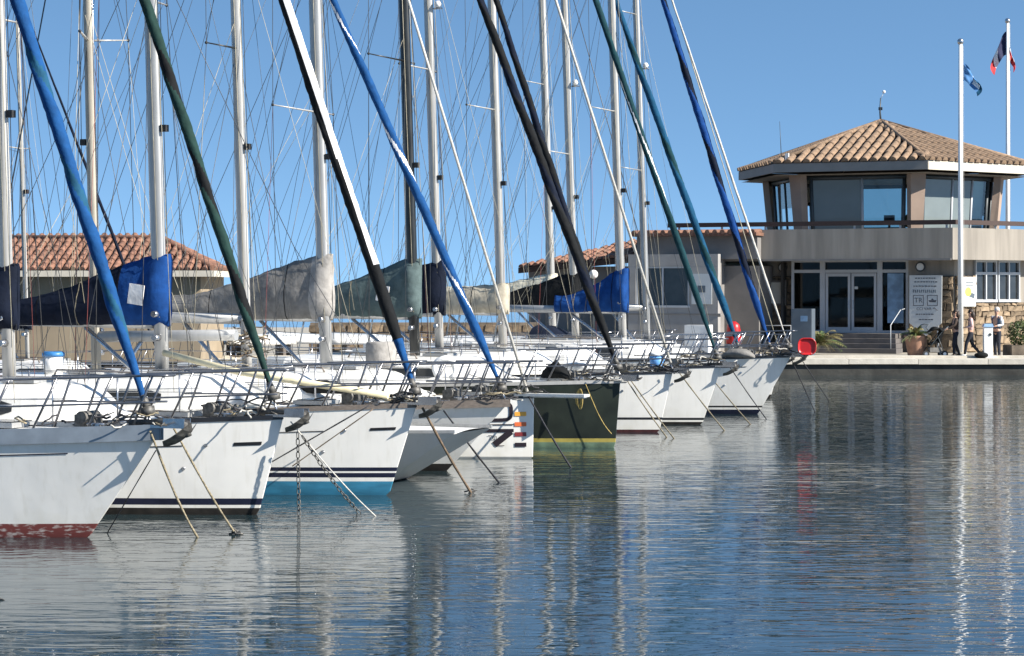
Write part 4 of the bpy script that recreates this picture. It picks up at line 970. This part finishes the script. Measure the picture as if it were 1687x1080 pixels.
# side windows (lit face)
dv = Vector((.5, .866, 0)); nv = Vector((.866, -.5, 0)); Q0 = Vector((.95, .3, 0)); ang_s = math.atan2(.866, .5)
for s0, s1 in ((1.10, 2.35), (2.42, 3.70)):
    mid = Q0 + dv * ((s0 + s1) / 2) + nv * .05; fr = MB()
    fr.box((mid.x, mid.y, Z(4.02)), (s1 - s0, .12, .09), rz=ang_s).box((mid.x, mid.y, Z(3.55)), (s1 - s0, .11, .10), rz=ang_s).box((mid.x, mid.y, Z(2.50)), (s1 - s0, .16, .10), rz=ang_s)
    for f_ in (0.03, .5, .97):
        p = Q0 + dv * lerp(s0, s1, f_) + nv * .05; fr.box((p.x, p.y, Z(3.27)), (.06, .10, 1.44), rz=ang_s)
    sf = fr.build('side_window', M('frame_white'), hob)
    p = mid - nv * .045; MB().box((p.x, p.y, Z(3.27)), (s1 - s0 - .06, .012, 1.40), rz=ang_s).build('window_pane', M('smoke'), sf)
p = Q0 + dv * .62 + nv * .20
po = MB().box((p.x, p.y, Z(2.85)), (.72, .03, 1.12), rz=ang_s).build('wall_poster', M('sign_white'), hob)
p2 = p + nv * .022
MB().tube([p2 + Vector((0, 0, Z(2.85))) - dv * .08, p2 + Vector((0, 0, Z(2.85))) - dv * .08 + nv * .004], .17, 16).build('poster_sun', M('poster_yellow'), po)
MB().box((p2.x + dv.x * .12, p2.y + dv.y * .12, Z(2.72)), (.3, .006, .16), rz=ang_s, ry=R(15)).build('poster_wave', M('cabinet'), po)
for z in (3.2, 3.1): MB().box((p2.x, p2.y, Z(z)), (.4, .006, .025), rz=ang_s).build('poster_line', M('cabinet'), po)
# steps with handrail
for i in range(4):
    MB().box((-3.2 - .05 * i, .10 - .40 * i - .35, Z(GZ - .09 - i * .18)), (4.3 + .3 * i, 1.1, .175)).build('step', M('step_dark'), hob)
MB().tube([(-1.05, -1.6, Z(.6)), (-1.05, -1.6, Z(1.6)), (-.95, -.4, Z(2.15)), (-.9, .1, Z(2.2))], .018, 8).build('step_handrail', M('frame_white'), hob)
MB().tube([(-6.0, -1.2, Z(.6)), (-6.0, -1.2, Z(1.55)), (-5.0, -1.2, Z(1.55)), (-5.0, -1.2, Z(.62))], .022, 8).build('step_handrail', M('frame_white'), hob)

# sign: shield-shaped board standing before the stone
sg = thing('information_sign', 'white shield shaped sign board with symbols standing by the entrance', 'sign', (BO[0], BO[1], QZ), BA)
poly = [(-.62, 3.47), (.62, 3.47), (.60, 1.66), (.02, 1.18), (-.62, 1.66)]
b = MB(); V = [(x - .0, -.36, Z(z)) for x, z in poly] + [(x, -.30, Z(z)) for x, z in poly]; n5 = 5
b.add(V, [tuple(reversed(range(5))), tuple(range(5, 10))] + [(i, i + 5, (i + 1) % 5 + 5, (i + 1) % 5) for i in range(5)]); brd = b.build('sign_board', M('sign_white'), sg)
MB().box((-.45, -.26, Z(1.4)), (.06, .06, 1.72)).box((.45, -.26, Z(1.4)), (.06, .06, 1.72)).build('sign_post', M('frame_white'), sg)
def text(txt, x, z, size, m='sign_ink', par=sg, y=-.366):
    cu = bpy.data.curves.new('lettering', 'FONT'); cu.body = txt; cu.size = size; cu.align_x = 'CENTER'; cu.align_y = 'CENTER'; cu.extrude = .002
    to = bpy.data.objects.new('lettering', cu); C.objects.link(to)
    me = bpy.data.meshes.new_from_object(to); bpy.data.objects.remove(to); me.name = 'lettering'; me.materials.clear(); me.materials.append(M(m))
    o = link('lettering', me, par, (x, y, Z(z))); o.rotation_euler = (R(90), 0, 0); return o
for z, w_ in ((3.36, .8), (3.22, .86), (3.06, .92), (1.80, .5), (2.0, .74)):   # illegible lines of small print
    b = MB(); x = -w_ / 2
    while x < w_ / 2 - .05:
        l_ = random.uniform(.05, .12); b.box((x + l_ / 2, -.364, Z(z)), (l_, .006, .038)); x += l_ + .025
    b.build('print_line', M('sign_ink'), brd)
b = MB(); x = -.46
while x < .44: b.box((x, -.364, Z(2.87)), (.035, .006, .11)); b.box((x + .025, -.364, Z(2.87 + random.choice((-.04, .04)))), (.03, .006, .022)); x += .075
b.build('print_line', M('cabinet'), brd)
for cx in (-.27, .26):
    b = MB()
    for dx, dz_, w_, h_ in ((-.19, 0, .022, .40), (.19, 0, .022, .40), (0, .19, .40, .022), (0, -.19, .40, .022)): b.box((cx + dx, -.364, Z(2.52) + dz_), (w_, .006, h_))
    b.build('symbol_frame', M('sign_ink'), brd)
text('TR', -.27, 2.52, .26, par=brd)
MB().add([(.10, -.366, Z(2.53)), (.42, -.366, Z(2.53)), (.38, -.366, Z(2.45)), (.16, -.366, Z(2.45))], [(0, 3, 2, 1)]).add([(.2, -.366, Z(2.54)), (.32, -.366, Z(2.54)), (.26, -.366, Z(2.60))], [(0, 1, 2)]).build('boat_symbol', M('sign_ink'), brd)
text('CCI VAR', -.06, 2.20, .15, par=brd)
MB().tube([(.28, -.366, Z(2.22)), (.34, -.366, Z(2.24)), (.40, -.366, Z(2.19)), (.46, -.366, Z(2.15))], .016, 6).build('logo_swash', M('sign_ink'), brd)
MB().tube([(-.2, -.366, Z(1.58)), (-.05, -.366, Z(1.63)), (.14, -.366, Z(1.62)), (.02, -.366, Z(1.50)), (.10, -.366, Z(1.40))], .018, 6).build('logo_swash', M('cabinet'), brd)

# wall things left of the entrance
t = thing('air_conditioner', 'pale air conditioning unit on the shaded wall above the red cabinet', 'air conditioner', (BO[0], BO[1], QZ), BA)
MB().box((-7.75, .62, Z(3.62)), (.95, .38, .72)).build('casing', M('fascia_cream'), t)
MB().tube([(-7.9, .43, Z(3.62)), (-7.9, .415, Z(3.62))], [.29, .29], 18).build('fan_grille', M('frame_dark'), t)
for i in range(5): MB().box((-7.9, .408, Z(3.42 + i * .1)), (.5, .008, .018)).build('grille_bar', M('render_grey'), t)
t = thing('fire_cabinet', 'tall red fire cabinet on the shaded wall', 'cabinet', (BO[0], BO[1], QZ), BA)
MB().box((-7.65, .80, Z(2.58)), (.36, .18, .80)).build('cabinet_body', M('paint_red'), t); MB().box((-7.65, .705, Z(2.58)), (.28, .012, .66)).build('cabinet_door', M('plastic_red'), t)
MB().box((-8.05, .87, Z(2.85)), (.3, .04, .06)).build('red_arrow', M('paint_red'), t)
t = thing('notice_board', 'wood framed notice board with pale papers left of the entrance', 'notice board', (BO[0], BO[1], QZ), BA)
MB().box((-6.25, .66, Z(2.80)), (1.12, .10, .98)).build('board_frame', M('teak'), t); MB().box((-6.25, .60, Z(2.80)), (.98, .02, .82)).build('board_paper', M('fascia_cream'), t)
MB().box((-6.45, .585, Z(2.8)), (.36, .012, .5)).build('notice_sheet', M('sign_white'), t)
t = thing('grey_cabinet', 'blue grey metal service cabinet behind the farthest bow', 'cabinet', (10.45, 78.6, QZ), BA)
MB().box((0, 0, .85), (.75, .5, 1.7)).build('cabinet_body', M('cabinet'), t); MB().box((0, -.255, .85), (.66, .015, 1.55)).build('cabinet_door', M('cabinet'), t)
MB().box((.1, -.27, 1.35), (.25, .01, .2)).build('cabinet_notice', M('poster_blue'), t)
t = thing('red_cover', 'shiny red covered object standing on the quay left of the grey cabinet', 'cover', (8.30, 82.0, QZ + .35), 0)
rings = []
for i in range(8):
    z = .85 * i / 7; r_ = .28 * (1 - .25 * (i / 7) ** 3) * (.4 if i == 7 else 1)
    rings.append([(r_ * math.cos(a) * (1 + .18 * noise.noise(Vector((math.cos(a) * 2, math.sin(a) * 2, z * 2)))), r_ * math.sin(a), z) for a in [2 * math.pi * k / 14 for k in range(14)]])
MB().loft(rings, True, 0, True).build('cover_cloth', M('paint_red'), t)
MB().box((0, .02, -.17), (.5, .5, .35)).build('stand', M('frame_dark'), t)

# annex with flat roof in front left
ax = thing('flat_annex', 'grey flat roofed annex wall with sliding window left of the office', 'building', (7.57, 80.5, QZ), BA)
def bx_(p, d, n_, m, par): return MB().box(p, d).build(n_, M(m), par)
bx_((-1.75, .16, Z(4.02)), (3.5, .32, .44), 'wall_lintel', 'render_light', ax); bx_((-1.75, .16, Z(1.40)), (3.5, .32, 1.72), 'wall_base', 'render_light', ax)
bx_((-.56, .16, Z(3.03)), (1.12, .315, 1.54), 'wall_pier', 'render_light', ax); bx_((-3.35, .16, Z(3.03)), (.3, .315, 1.54), 'wall_pier', 'render_light', ax)
bx_((-2.3, 2.4, Z(2.37)), (2.4, 4.1, 3.66), 'annex_body', 'render_grey', ax)
wf = MB().box((-2.16, .10, Z(3.76)), (2.08, .12, .07)).box((-2.16, .08, Z(2.30)), (2.16, .22, .08)).box((-3.17, .1, Z(3.03)), (.06, .12, 1.4)).box((-2.16, .1, Z(3.03)), (.06, .11, 1.4)).box((-1.15, .1, Z(3.03)), (.06, .12, 1.4)).build('window_frame', M('frame_white'), ax)
bx_((-2.66, .12, Z(3.03)), (.96, .012, 1.38), 'window_pane', 'smoke', wf); bx_((-1.66, .125, Z(3.03)), (.96, .012, 1.38), 'window_pane', 'smoke', wf)
bx_((-.62, -.02, Z(2.95)), (.78, .03, 1.12), 'wall_poster', 'sign_white', ax); bx_((-.62, -.04, Z(2.95)), (.3, .01, .25), 'poster_print', 'cabinet', ax)
bx_((-1.7, .16, Z(2.02)), (3.6, .36, .06), 'string_course', 'render_grey', ax)
t = tag(MB().box((0, 0, .55), (.85, .5, 1.1)).box((.46, 0, .55), (.06, .52, 1.12)).build('white_cabinet', M('plastic_white'), None, (6.75, 79.6, QZ), BA), 'low white cabinet in front of the annex wall', 'cabinet')

# rear wing with tiled lean-to roof between annex and masts
rw_ = thing('tiled_wing', 'low grey wing with weathered tiled roof behind the masts', 'building', (5.2, 86.0, QZ), BA)
bx_((-.2, 2.2, Z(2.2)), (9.6, 4, 3.3), 'wing_wall', 'render_grey', rw_)
Aq, Bq, Cq, Dq = Vector((-5.2, -.4, Z(3.80))), Vector((-.2, -.4, Z(4.22))), Vector((-.2, 4.0, Z(5.2))), Vector((-5.2, -.2, Z(3.9)))
rfw = MB().add([Aq, Bq, Cq, Aq + Vector((0, 0, -.22)), Bq + Vector((0, 0, -.22))], [(0, 1, 2), (0, 3, 4, 1)]).build('wing_roof', M('tile_under'), rw_)
tr_ = tile_mesh('roof_tile', .30, .45, 'tile_red'); e_ = Bq - Aq; e_n = e_.normalized(); nrm = e_.cross(Cq - Aq).normalized(); s_v = nrm.cross(e_n)
Lw = (Cq - Bq).dot(s_v)
lay_tiles(rfw, tr_, Aq, e_, s_v, e_.length, Lw, .30, .45, lambda u, v: v < Lw * u / e_.length + .1, .02, .03)
bx_((2.2, 1.6, Z(4.55)), (4.9, 3.6, .9), 'wing_upper_wall', 'render_grey', rw_)
MB().box((2.2, 1.4, Z(5.06)), (5.1, 4.2, .12)).build('wing_upper_roof', M('tile_red'), rw_)
for i in range(17): MB().tube([(-.2 + i * .3, -.72, Z(5.14)), (-.2 + i * .3, .4, Z(5.18))], .10, 8).build('eave_tile', M('tile_red'), rw_)
gl = thing('globe_lamp', 'white globe wall lamp between the dark furled headsails', 'lamp', (3.05, 82.0, QZ), 0)
MB().sphere((0, 0, Z(3.5)), .17, 14, 10).build('lamp_globe', M('plastic_white'), gl); MB().cyl((0, 0, 0), .035, Z(3.34), 8).build('lamp_post', M('frame_dark'), gl)

# left quay building with hipped tile roof
lb = thing('quay_hut', 'beige quay building with red barrel tile hipped roof at the left', 'building', (-17.6, 72.0, QZ), R(-2))
bx_((3.0, 2.9, Z(2.05)), (8.6, 4.6, 3.02), 'hut_wall', 'render_beige', lb)
E0, E1 = Vector((-1.5, 0, Z(3.56))), Vector((7.8, 0, Z(3.56))); R0, R1 = Vector((-1.5, 2.9, Z(4.62))), Vector((5.6, 2.9, Z(4.62))); E2 = Vector((7.8, 5.8, Z(3.56))); E3 = Vector((-1.5, 5.8, Z(3.56)))
lrf = MB().add([E0, E1, R1, R0, E2, E3], [(0, 1, 2, 3), (1, 4, 2), (4, 5, 3, 2)]).build('hut_roof', M('tile_under'), lb)
bx_((3.15, -.03, Z(3.45)), (9.3, .06, .20), 'fascia_board', 'fascia_cream', lb); bx_((7.83, 2.9, Z(3.45)), (.06, 5.9, .20), 'fascia_board', 'fascia_cream', lb)
bx_((3.1, 2.9, Z(3.40)), (9.1, 5.7, .06), 'soffit', 'fascia_shaded', lb)
tl = tile_mesh('roof_tile', .27, .44, 'tile_red'); sl_v = (R0 - E0); Ls = sl_v.length
lay_tiles(lrf, tl, E0, (1, 0, 0), sl_v, 9.3, Ls, .27, .44, lambda u, v: u < 9.35 - v / Ls * 2.2 and u > 1.2, .02, .02)
s2v = R1 - (E1 + E2) / 2; L2 = s2v.length
lay_tiles(lrf, tl, E1, (0, 1, 0), s2v, 5.8, L2, .27, .44, lambda u, v: abs(u - 2.9) < 2.9 * (1 - v / L2) + .05 and u < 3.2, .02, .02)
MB().tube([R0 + Vector((0, 0, .06)), R1 + Vector((0, 0, .06)), E1 + Vector((0, 0, .08))], .11, 8).build('ridge_tiles', M('tile_red'), lrf)

# ------------------------------------------------------------------ flagpoles
def flagpole(label, p, h_, r, flag, lab2):
    t = thing('flagpole', label, 'flagpole', p)
    MB().tube([(0, 0, 0), (0, 0, h_)], [r, r * .62], 12).build('pole', M('paint_white'), t); MB().sphere((0, 0, h_ + .05), r * 1.1, 10, 7).build('finial', M('steel'), t)
    MB().cyl((0, 0, 0), r * 2.2, .12, 14).build('pole_base', M('concrete'), t)
    wire(t, 'flag_halyard', [(r * 1.2, -.02, 1.2), (r * .9, -.02, h_ - .1)], .006, 'rope_white')
    f = thing('flag', lab2, 'flag', (p[0], p[1], p[2])); flag(f, h_, r); return t
def drape(f, x0, z0, wid, drop, cols, pick, seed, sgn=1, nm_='flag_cloth'):
    V = []; F = []; MI = []; nu, nv_ = 18, 14
    for i in range(nu + 1):
        for j in range(nv_ + 1):
            u, v = i / nu, j / nv_
            x = x0 + sgn * wid * (u ** .8) * (.55 + .45 * math.sin(2.2 * v + .4)); z = z0 - drop * (.52 * v + .62 * u ** 1.3 * (1 - .25 * v))
            y = .10 * math.sin(u * 9 + seed + v * 2) * (.3 + u) + .06 * noise.noise(Vector((u * 4, v * 4, seed)))
            V.append((x, y, z))
    for i in range(nu):
        for j in range(nv_):
            a = i * (nv_ + 1) + j; F.append((a, a + nv_ + 1, a + nv_ + 2, a + 1)); MI.append(pick(i / nu, j / nv_))
    MB().add(V, F, MI, True).build(nm_, [M(c_) for c_ in cols], f)
def flag_a(f, h_, r): drape(f, r * .7, h_ - .70, .70, 1.25, ['flag_blue', 'flag_white', 'cloth_teal'], lambda u, v: 1 if .45 < u < .8 and .25 < v < .75 else (2 if u > .8 else 0), 2)
def flag_b(f, h_, r):
    drape(f, -r * .5, h_ - .40, .70, 1.95, ['flag_navy', 'flag_white', 'flag_red'], lambda u, v: 0 if u < .45 else (1 if u < .7 else 2), 6, -1)
    drape(f, r * .4, h_ - 1.05, .30, 1.15, ['flag_red', 'flag_white'], lambda u, v: 0 if v > .25 else 1, 9, 1, 'flag_fold')
flagpole('tall white flagpole in front of the harbour office', (16.3, 79.6, QZ), 11.35, .11, flag_a, 'blue flag with a white patch hanging limp on the front pole')
flagpole('white flagpole rising behind the hexagonal roof', (21.5, 95.0, QZ), 14.0, .11, flag_b, 'blue white and red tricolour hanging limp on the rear pole')

# ------------------------------------------------------------------ plants
def palm(label, p, h0, n, ln, pot, seed, mats=('leaf', 'leaf_dry')):
    random.seed(seed); t = thing('potted_palm', label, 'potted plant', p)
    if pot: MB().tube([(0, 0, 0), (0, 0, .08), (0, 0, h0 * .9), (0, 0, h0), (0, 0, h0 - .02)], [.28, .30, .40, .43, .36], 16).build('pot', M('terracotta'), t)
    for k in range(n):
        a = random.uniform(0, 2 * math.pi); el = random.uniform(.25, 1.35); l_ = ln * random.uniform(.7, 1.1); b = MB(); P = []
        for i in range(8):
            q_ = i / 7; rr = l_ * q_ * math.cos(el) * (1 + .1 * q_); z = h0 + l_ * (q_ * math.sin(el) - .55 * q_ * q_)
            P.append(Vector((rr * math.cos(a), rr * math.sin(a), z)))
        b.tube(P, [.012 * (1 - .7 * i / 7) for i in range(8)], 4)
        side = Vector((-math.sin(a), math.cos(a), 0))
        for i in range(1, 8):
            for s_ in (-1, 1):
                for q_ in (0, .5):
                    base = P[i - 1].lerp(P[i], q_); d = (P[i] - P[i - 1]).normalized(); L_ = .26 * ln * (1 - .08 * i)
                    tp = base + side * s_ * L_ * .75 + d * L_ * .6 - Vector((0, 0, .07)); b.add([base - d * .016, tp, base + d * .016], [(0, 1, 2)])
        b.build('frond', M(mats[0] if random.random() < .65 else mats[1]), t)
palm('potted palm in a terracotta pot beside the stroller', (14.35, 77.8, QZ), .75, 26, .8, True, 3)
palm('ragged dry palm left of the entrance steps', (11.3, 80.4, QZ), .35, 40, 1.3, False, 5, ('leaf_dry', 'leaf'))
sp_ = thing('shrub_planter', 'round green shrub in a low stone planter at the right edge', 'shrub', (17.95, 77.6, QZ))
MB().prism([(-.35, -.5), (1.6, -.5), (1.6, .5), (-.45, .5)], 0, .42).build('planter', M('stonewall'), sp_)
random.seed(12); b = MB()
for k in range(900):
    d = Vector((random.gauss(0, 1), random.gauss(0, 1), random.gauss(0, 1))).normalized() * random.uniform(.65, 1.05)
    c_ = Vector((d.x * .5 + .1, d.y * .45, .85 + d.z * .48)); s1 = Vector((random.gauss(0, 1), random.gauss(0, 1), random.gauss(0, 1))).normalized() * .055; s2 = s1.cross(d).normalized() * .03
    b.add([c_ - s1, c_ + s2, c_ + s1, c_ - s2], [(0, 1, 2, 3)])
fo = b.build('foliage', M('leaf'), sp_); fo['kind'] = 'stuff'
random.seed(21)

# ------------------------------------------------------------------ service pillar on the quay
t = thing('service_pillar', 'white electricity pillar with pale blue cap on the quay edge', 'pillar', (16.62, 76.5, QZ))
MB().box((0, 0, .54), (.30, .26, 1.08)).box((0, 0, .03), (.38, .34, .06)).build('pillar_body', M('paint_white'), t); MB().box((0, 0, 1.14), (.36, .32, .11), taper=.8).build('pillar_cap', M('poster_blue'), t)
MB().tube([(.05, -.132, .82), (.05, -.15, .82)], .05, 10).build('socket', M('frame_dark'), t)

# ------------------------------------------------------------------ people
def skin(name, J, E_, rad, m, parent, root):
    keys = list(J); me = bpy.data.meshes.new(name); me.from_pydata([J[k] for k in keys], [(keys.index(a), keys.index(b_)) for a, b_ in E_], [])
    me.materials.append(M(m)); o = link(name, me, parent); md = o.modifiers.new('Skin', 'SKIN'); md.use_smooth_shade = True
    for i, k in enumerate(keys):
        sv = me.skin_vertices[0].data[i]; r_ = rad[k]; sv.radius = r_ if isinstance(r_, tuple) else (r_, r_); sv.use_root = (k == root)
    o.modifiers.new('Subdivision', 'SUBSURF').levels = 1; o.modifiers['Subdivision'].render_levels = 2; return o
def person(label, p, rz, H, top_m, leg_m, hair_m, shoe_m, legs, arms, sleeves=True, vest=None, long_hair=False, sc_t=1.0):
    k = H / 1.72; t = thing('person', label, 'person', p, rz)
    def v(*a): return Vector(a) * k
    J = dict(pel=v(0, 0, .94), waist=v(.0, 0, 1.08), chest=v(.01, 0, 1.30), neck=v(.0, 0, 1.47), jaw=v(.03, 0, 1.54), head=v(.015, 0, 1.64))
    rad = dict(pel=(.145 * k, .105 * k), waist=(.125 * k, .095 * k), chest=(.15 * k, .105 * k), neck=.052 * k, jaw=.066 * k, head=.088 * k)
    E_ = [('pel', 'waist'), ('waist', 'chest'), ('chest', 'neck'), ('neck', 'jaw'), ('jaw', 'head')]
    for s_, S_ in ((1, 'l'), (-1, 'r')):
        (ex, ey, ez), (wx, wy, wz) = arms[S_]; kn, an_, to = legs[S_]
        J['sh' + S_] = v(0, s_ * .175, 1.39); J['el' + S_] = v(ex, s_ * ey, ez); J['wr' + S_] = v(wx, s_ * wy, wz)
        d = (J['wr' + S_] - J['el' + S_]).normalized(); J['ha' + S_] = J['wr' + S_] + d * .09 * k
        J['hip' + S_] = v(0, s_ * .09, .88); J['kn' + S_] = v(kn[0], s_ * .095, kn[1]); J['an' + S_] = v(an_[0], s_ * .095, an_[1]); J['to' + S_] = v(to[0], s_ * .11, to[1])
        for q_, r_ in (('sh', .058), ('el', .042), ('wr', .028), ('ha', .03), ('hip', .085), ('kn', .056), ('an', .038), ('to', .032)): rad[q_ + S_] = r_ * k
        E_ += [('chest', 'sh' + S_), ('sh' + S_, 'el' + S_), ('el' + S_, 'wr' + S_), ('wr' + S_, 'ha' + S_), ('pel', 'hip' + S_), ('hip' + S_, 'kn' + S_), ('kn' + S_, 'an' + S_), ('an' + S_, 'to' + S_)]
    body = skin('body', J, E_, rad, 'skin', t, 'pel')
    def sub(names, grow): 
        return {q_: J[q_] for q_ in names}, [e for e in E_ if e[0] in names and e[1] in names], {q_: (tuple(r_ * grow + .008 for r_ in rad[q_]) if isinstance(rad[q_], tuple) else rad[q_] * grow + .008) for q_ in names}
    tn = ['waist', 'chest', 'shl', 'shr'] + (['ell', 'elr', 'wrl', 'wrr'] if sleeves else ['ell', 'elr'])
    Jt, Et, rt = sub(['pel'] + tn, 1.08); skin('top', Jt, Et, rt, top_m, t, 'chest')
    Jl, El, rl = sub(['pel', 'hipl', 'hipr', 'knl', 'knr', 'anl', 'anr'], 1.10); rl['pel'] = (.10 * k, .085 * k); skin('trousers', Jl, El, rl, leg_m, t, 'pel')
    if vest:
        Jv, Ev, rv = sub(['pel', 'waist', 'chest', 'shl', 'shr'], 1.20); skin('vest', Jv, Ev, rv, vest, t, 'chest')
    for S_ in 'lr':
        a, b_ = J['an' + S_], J['to' + S_]; MB().tube([a - (b_ - a) * .35 - Vector((0, 0, .02)), a.lerp(b_, .4), b_ + (b_ - a) * .15], [.045 * k, .05 * k, .035 * k], 8, flat=.85).build('shoe', M(shoe_m), t)
        # five fingers per hand
        d = (J['ha' + S_] - J['wr' + S_]).normalized(); sd_ = d.cross(Vector((0, 0, 1))); sd_ = sd_.normalized() if sd_.length > .1 else Vector((1, 0, 0))
        hm = MB()
        for q_ in range(4):
            b0 = J['ha' + S_] + sd_ * (q_ - 1.5) * .018 * k; l_ = (.055, .065, .06, .045)[q_] * k
            hm.tube([b0, b0 + d * l_ * .6, b0 + d * l_ - Vector((.015, 0, .01))], .009 * k, 5)
        b0 = J['wr' + S_] + d * .03 * k + sd_ * .03 * k; hm.tube([b0, b0 + sd_ * .03 * k + d * .025 * k, b0 + sd_ * .03 * k + d * .055 * k], .010 * k, 5)
        hm.build('fingers', M('skin'), t)
    hd = J['head']; hr = MB().sphere(hd + Vector((-.022, 0, .022)) * k, (.105 * k, .092 * k, .105 * k), 12, 9)
    if long_hair: hr.tube([hd + Vector((-.06, 0, .03)) * k, hd + Vector((-.10, 0, -.12)) * k, hd + Vector((-.10, .02, -.30)) * k], [.085 * k, .085 * k, .03 * k], 10)
    hr.build('hair', M(hair_m), t)
    fc = MB().add([hd + Vector((.085, -.014, -.03)) * k, hd + Vector((.085, .014, -.03)) * k, hd + Vector((.118, 0, -.028)) * k, hd + Vector((.09, 0, .01)) * k], [(0, 1, 2), (0, 2, 3), (1, 3, 2)])
    for s_ in (-1, 1): fc.sphere(hd + Vector((0, s_ * .088, -.015)) * k, (.022 * k, .012 * k, .03 * k), 6, 4)
    fc.build('nose_and_ears', M('skin'), t)
    ey = MB()
    for s_ in (-1, 1): ey.sphere(hd + Vector((.086, s_ * .03, .0)) * k, .010 * k, 6, 4)
    ey.box(hd + Vector((.088, 0, -.058)) * k, (.008, .035, .006)); ey.build('eyes_and_mouth', M('hair_dark'), t)
    return t
stand = {'l': ((.02, .49), (-.02, .07), (.12, .03)), 'r': ((.0, .49), (-.03, .07), (.11, .03))}
stride = {'l': ((.16, .52), (.22, .09), (.36, .05)), 'r': ((-.06, .48), (-.34, .14), (-.22, .05))}
step_ = {'l': ((.10, .50), (.08, .08), (.21, .04)), 'r': ((-.02, .48), (-.16, .10), (-.04, .04))}
hang = {'l': ((-.02, .23, 1.12), (.06, .22, .90)), 'r': ((-.02, .23, 1.12), (.06, .22, .90))}
push = {'l': ((.10, .22, 1.16), (.34, .20, 1.04)), 'r': ((.10, .22, 1.16), (.34, .20, 1.04))}
bent = {'l': ((-.04, .24, 1.14), (.16, .14, 1.10)), 'r': ((-.04, .23, 1.12), (.05, .22, .90))}
person('person in dark brown jacket and dark jeans pushing the stroller', (15.70, 77.5, QZ), R(182), 1.66, 'jacket_brown', 'jeans_dark', 'hair_dark', 'black_rubber', step_, push, long_hair=True)
person('person with long dark hair, pink top and dark trousers walking', (16.17, 77.2, QZ), R(172), 1.66, 'top_pink', 'jeans_dark', 'hair_dark', 'shirt_white', stride, bent, long_hair=True)
person('person in navy vest over white shirt and black trousers by the pillar', (17.05, 77.0, QZ), R(215), 1.74, 'shirt_white', 'jeans_dark', 'hair_grey', 'black_rubber', stand, bent, vest='vest_navy')
# stroller
t = thing('stroller', 'black folding stroller with raised hood beside the palm pot', 'stroller', (14.95, 77.4, QZ), R(4))
fr = MB()
for s_ in (-.22, .22):
    fr.tube([(.42, s_, 1.08), (.25, s_, .95), (-.10, s_, .55), (-.38, s_, .14)], .016, 7).tube([(.05, s_, .72), (.28, s_, .12)], .015, 7)
fr.tube([(.42, -.22, 1.08), (.42, .22, 1.08)], .018, 7); fr.build('frame', M('frame_dark'), t)
rings = [[(.20 - .5 * i / 6 + .05, -.24, .98 - .10 * math.cos(i)), (.20 - .5 * i / 6, -.22, 1.05 - .03 * i), (.20 - .5 * i / 6, .22, 1.05 - .03 * i), (.20 - .5 * i / 6 + .05, .24, .98 - .1 * math.cos(i))] for i in range(7)]
MB().loft(rings, True, 0, True).build('hood', M('cloth_black'), t)
MB().box((-.02, 0, .52), (.42, .40, .08), ry=R(-18)).box((.17, 0, .74), (.09, .40, .48), ry=R(18)).build('seat', M('cloth_black'), t)
MB().box((0, 0, .26), (.45, .36, .16)).build('basket', M('cloth_grey'), t)
for x, s_ in ((-.38, -.22), (-.38, .22), (.28, -.25), (.28, .25)):
    w_ = MB().tube([(x, s_ - .02, .12), (x, s_ + .02, .12)], .12, 14).build('wheel', M('black_rubber'), t); MB().tube([(x, s_ - .026, .12), (x, s_ + .026, .12)], .06, 10).build('rim', M('steel'), w_)
tag(MB().sphere((0, 0, .1), (.25, .16, .11), 10, 7).tube([(-.1, 0, .18), (0, 0, .30), (.1, 0, .18)], .012, 5).build('holdall_bag', M('cloth_black'), None, (16.35, 76.3, QZ)), 'dark bag lying on the quay at the foot of the pillar', 'bag')

# upturned dinghies on the far quay, chain near the camera
def dinghy(label, p, rz, m, l_=2.6):
    rings = []
    for i in range(11):
        t = i / 10; w_ = .62 * (1 - max(0, (t - .45) / .55) ** 2.2) + .02; hh = .42 * (1 - .35 * t)
        rings.append([(l_ * (t - .5), w_ * math.cos(a), .45 + hh * max(0, math.sin(a)) ** .7) for a in [math.pi * k / 10 for k in range(11)]])
    t = thing('dinghy', label, 'dinghy', p, rz, 'dinghies stored on the quay'); MB().loft(rings, True, 0, True).build('hull', M(m), t)
    MB().tube([(-l_ / 2, 0, .88), (l_ * .45, 0, .73)], .025, 6).build('keel_strip', M('rail_grey'), t)
    for x in (-.7, .7): MB().box((x, 0, .22), (.1, 1.2, .44)).build('trestle', M('teak'), t)
for px_, Y_, rz_, m_n, lab in ((430, 77.5, 20, 'gelcoat', 'upturned white dinghy on trestles left of the grey sail cover mast'), (500, 79.0, -10, 'plastic_white', 'upturned white dinghy directly behind the grey sail cover mast'), (600, 78.0, 15, 'gelcoat_grey', 'upturned grey dinghy behind the sage sail cover'), (355, 78.5, -15, 'plastic_lightblue', 'upturned light blue dinghy right of the tiled quay building')):
    dinghy(lab, (at(px_, 500, Y_).x, Y_, QZ), R(rz_), m_n)
chain('short rusty chain dipping into the water at the left edge near the viewer', (-5.15, 20.6, .30), (-4.74, 20.5, -.02), sag=.06)
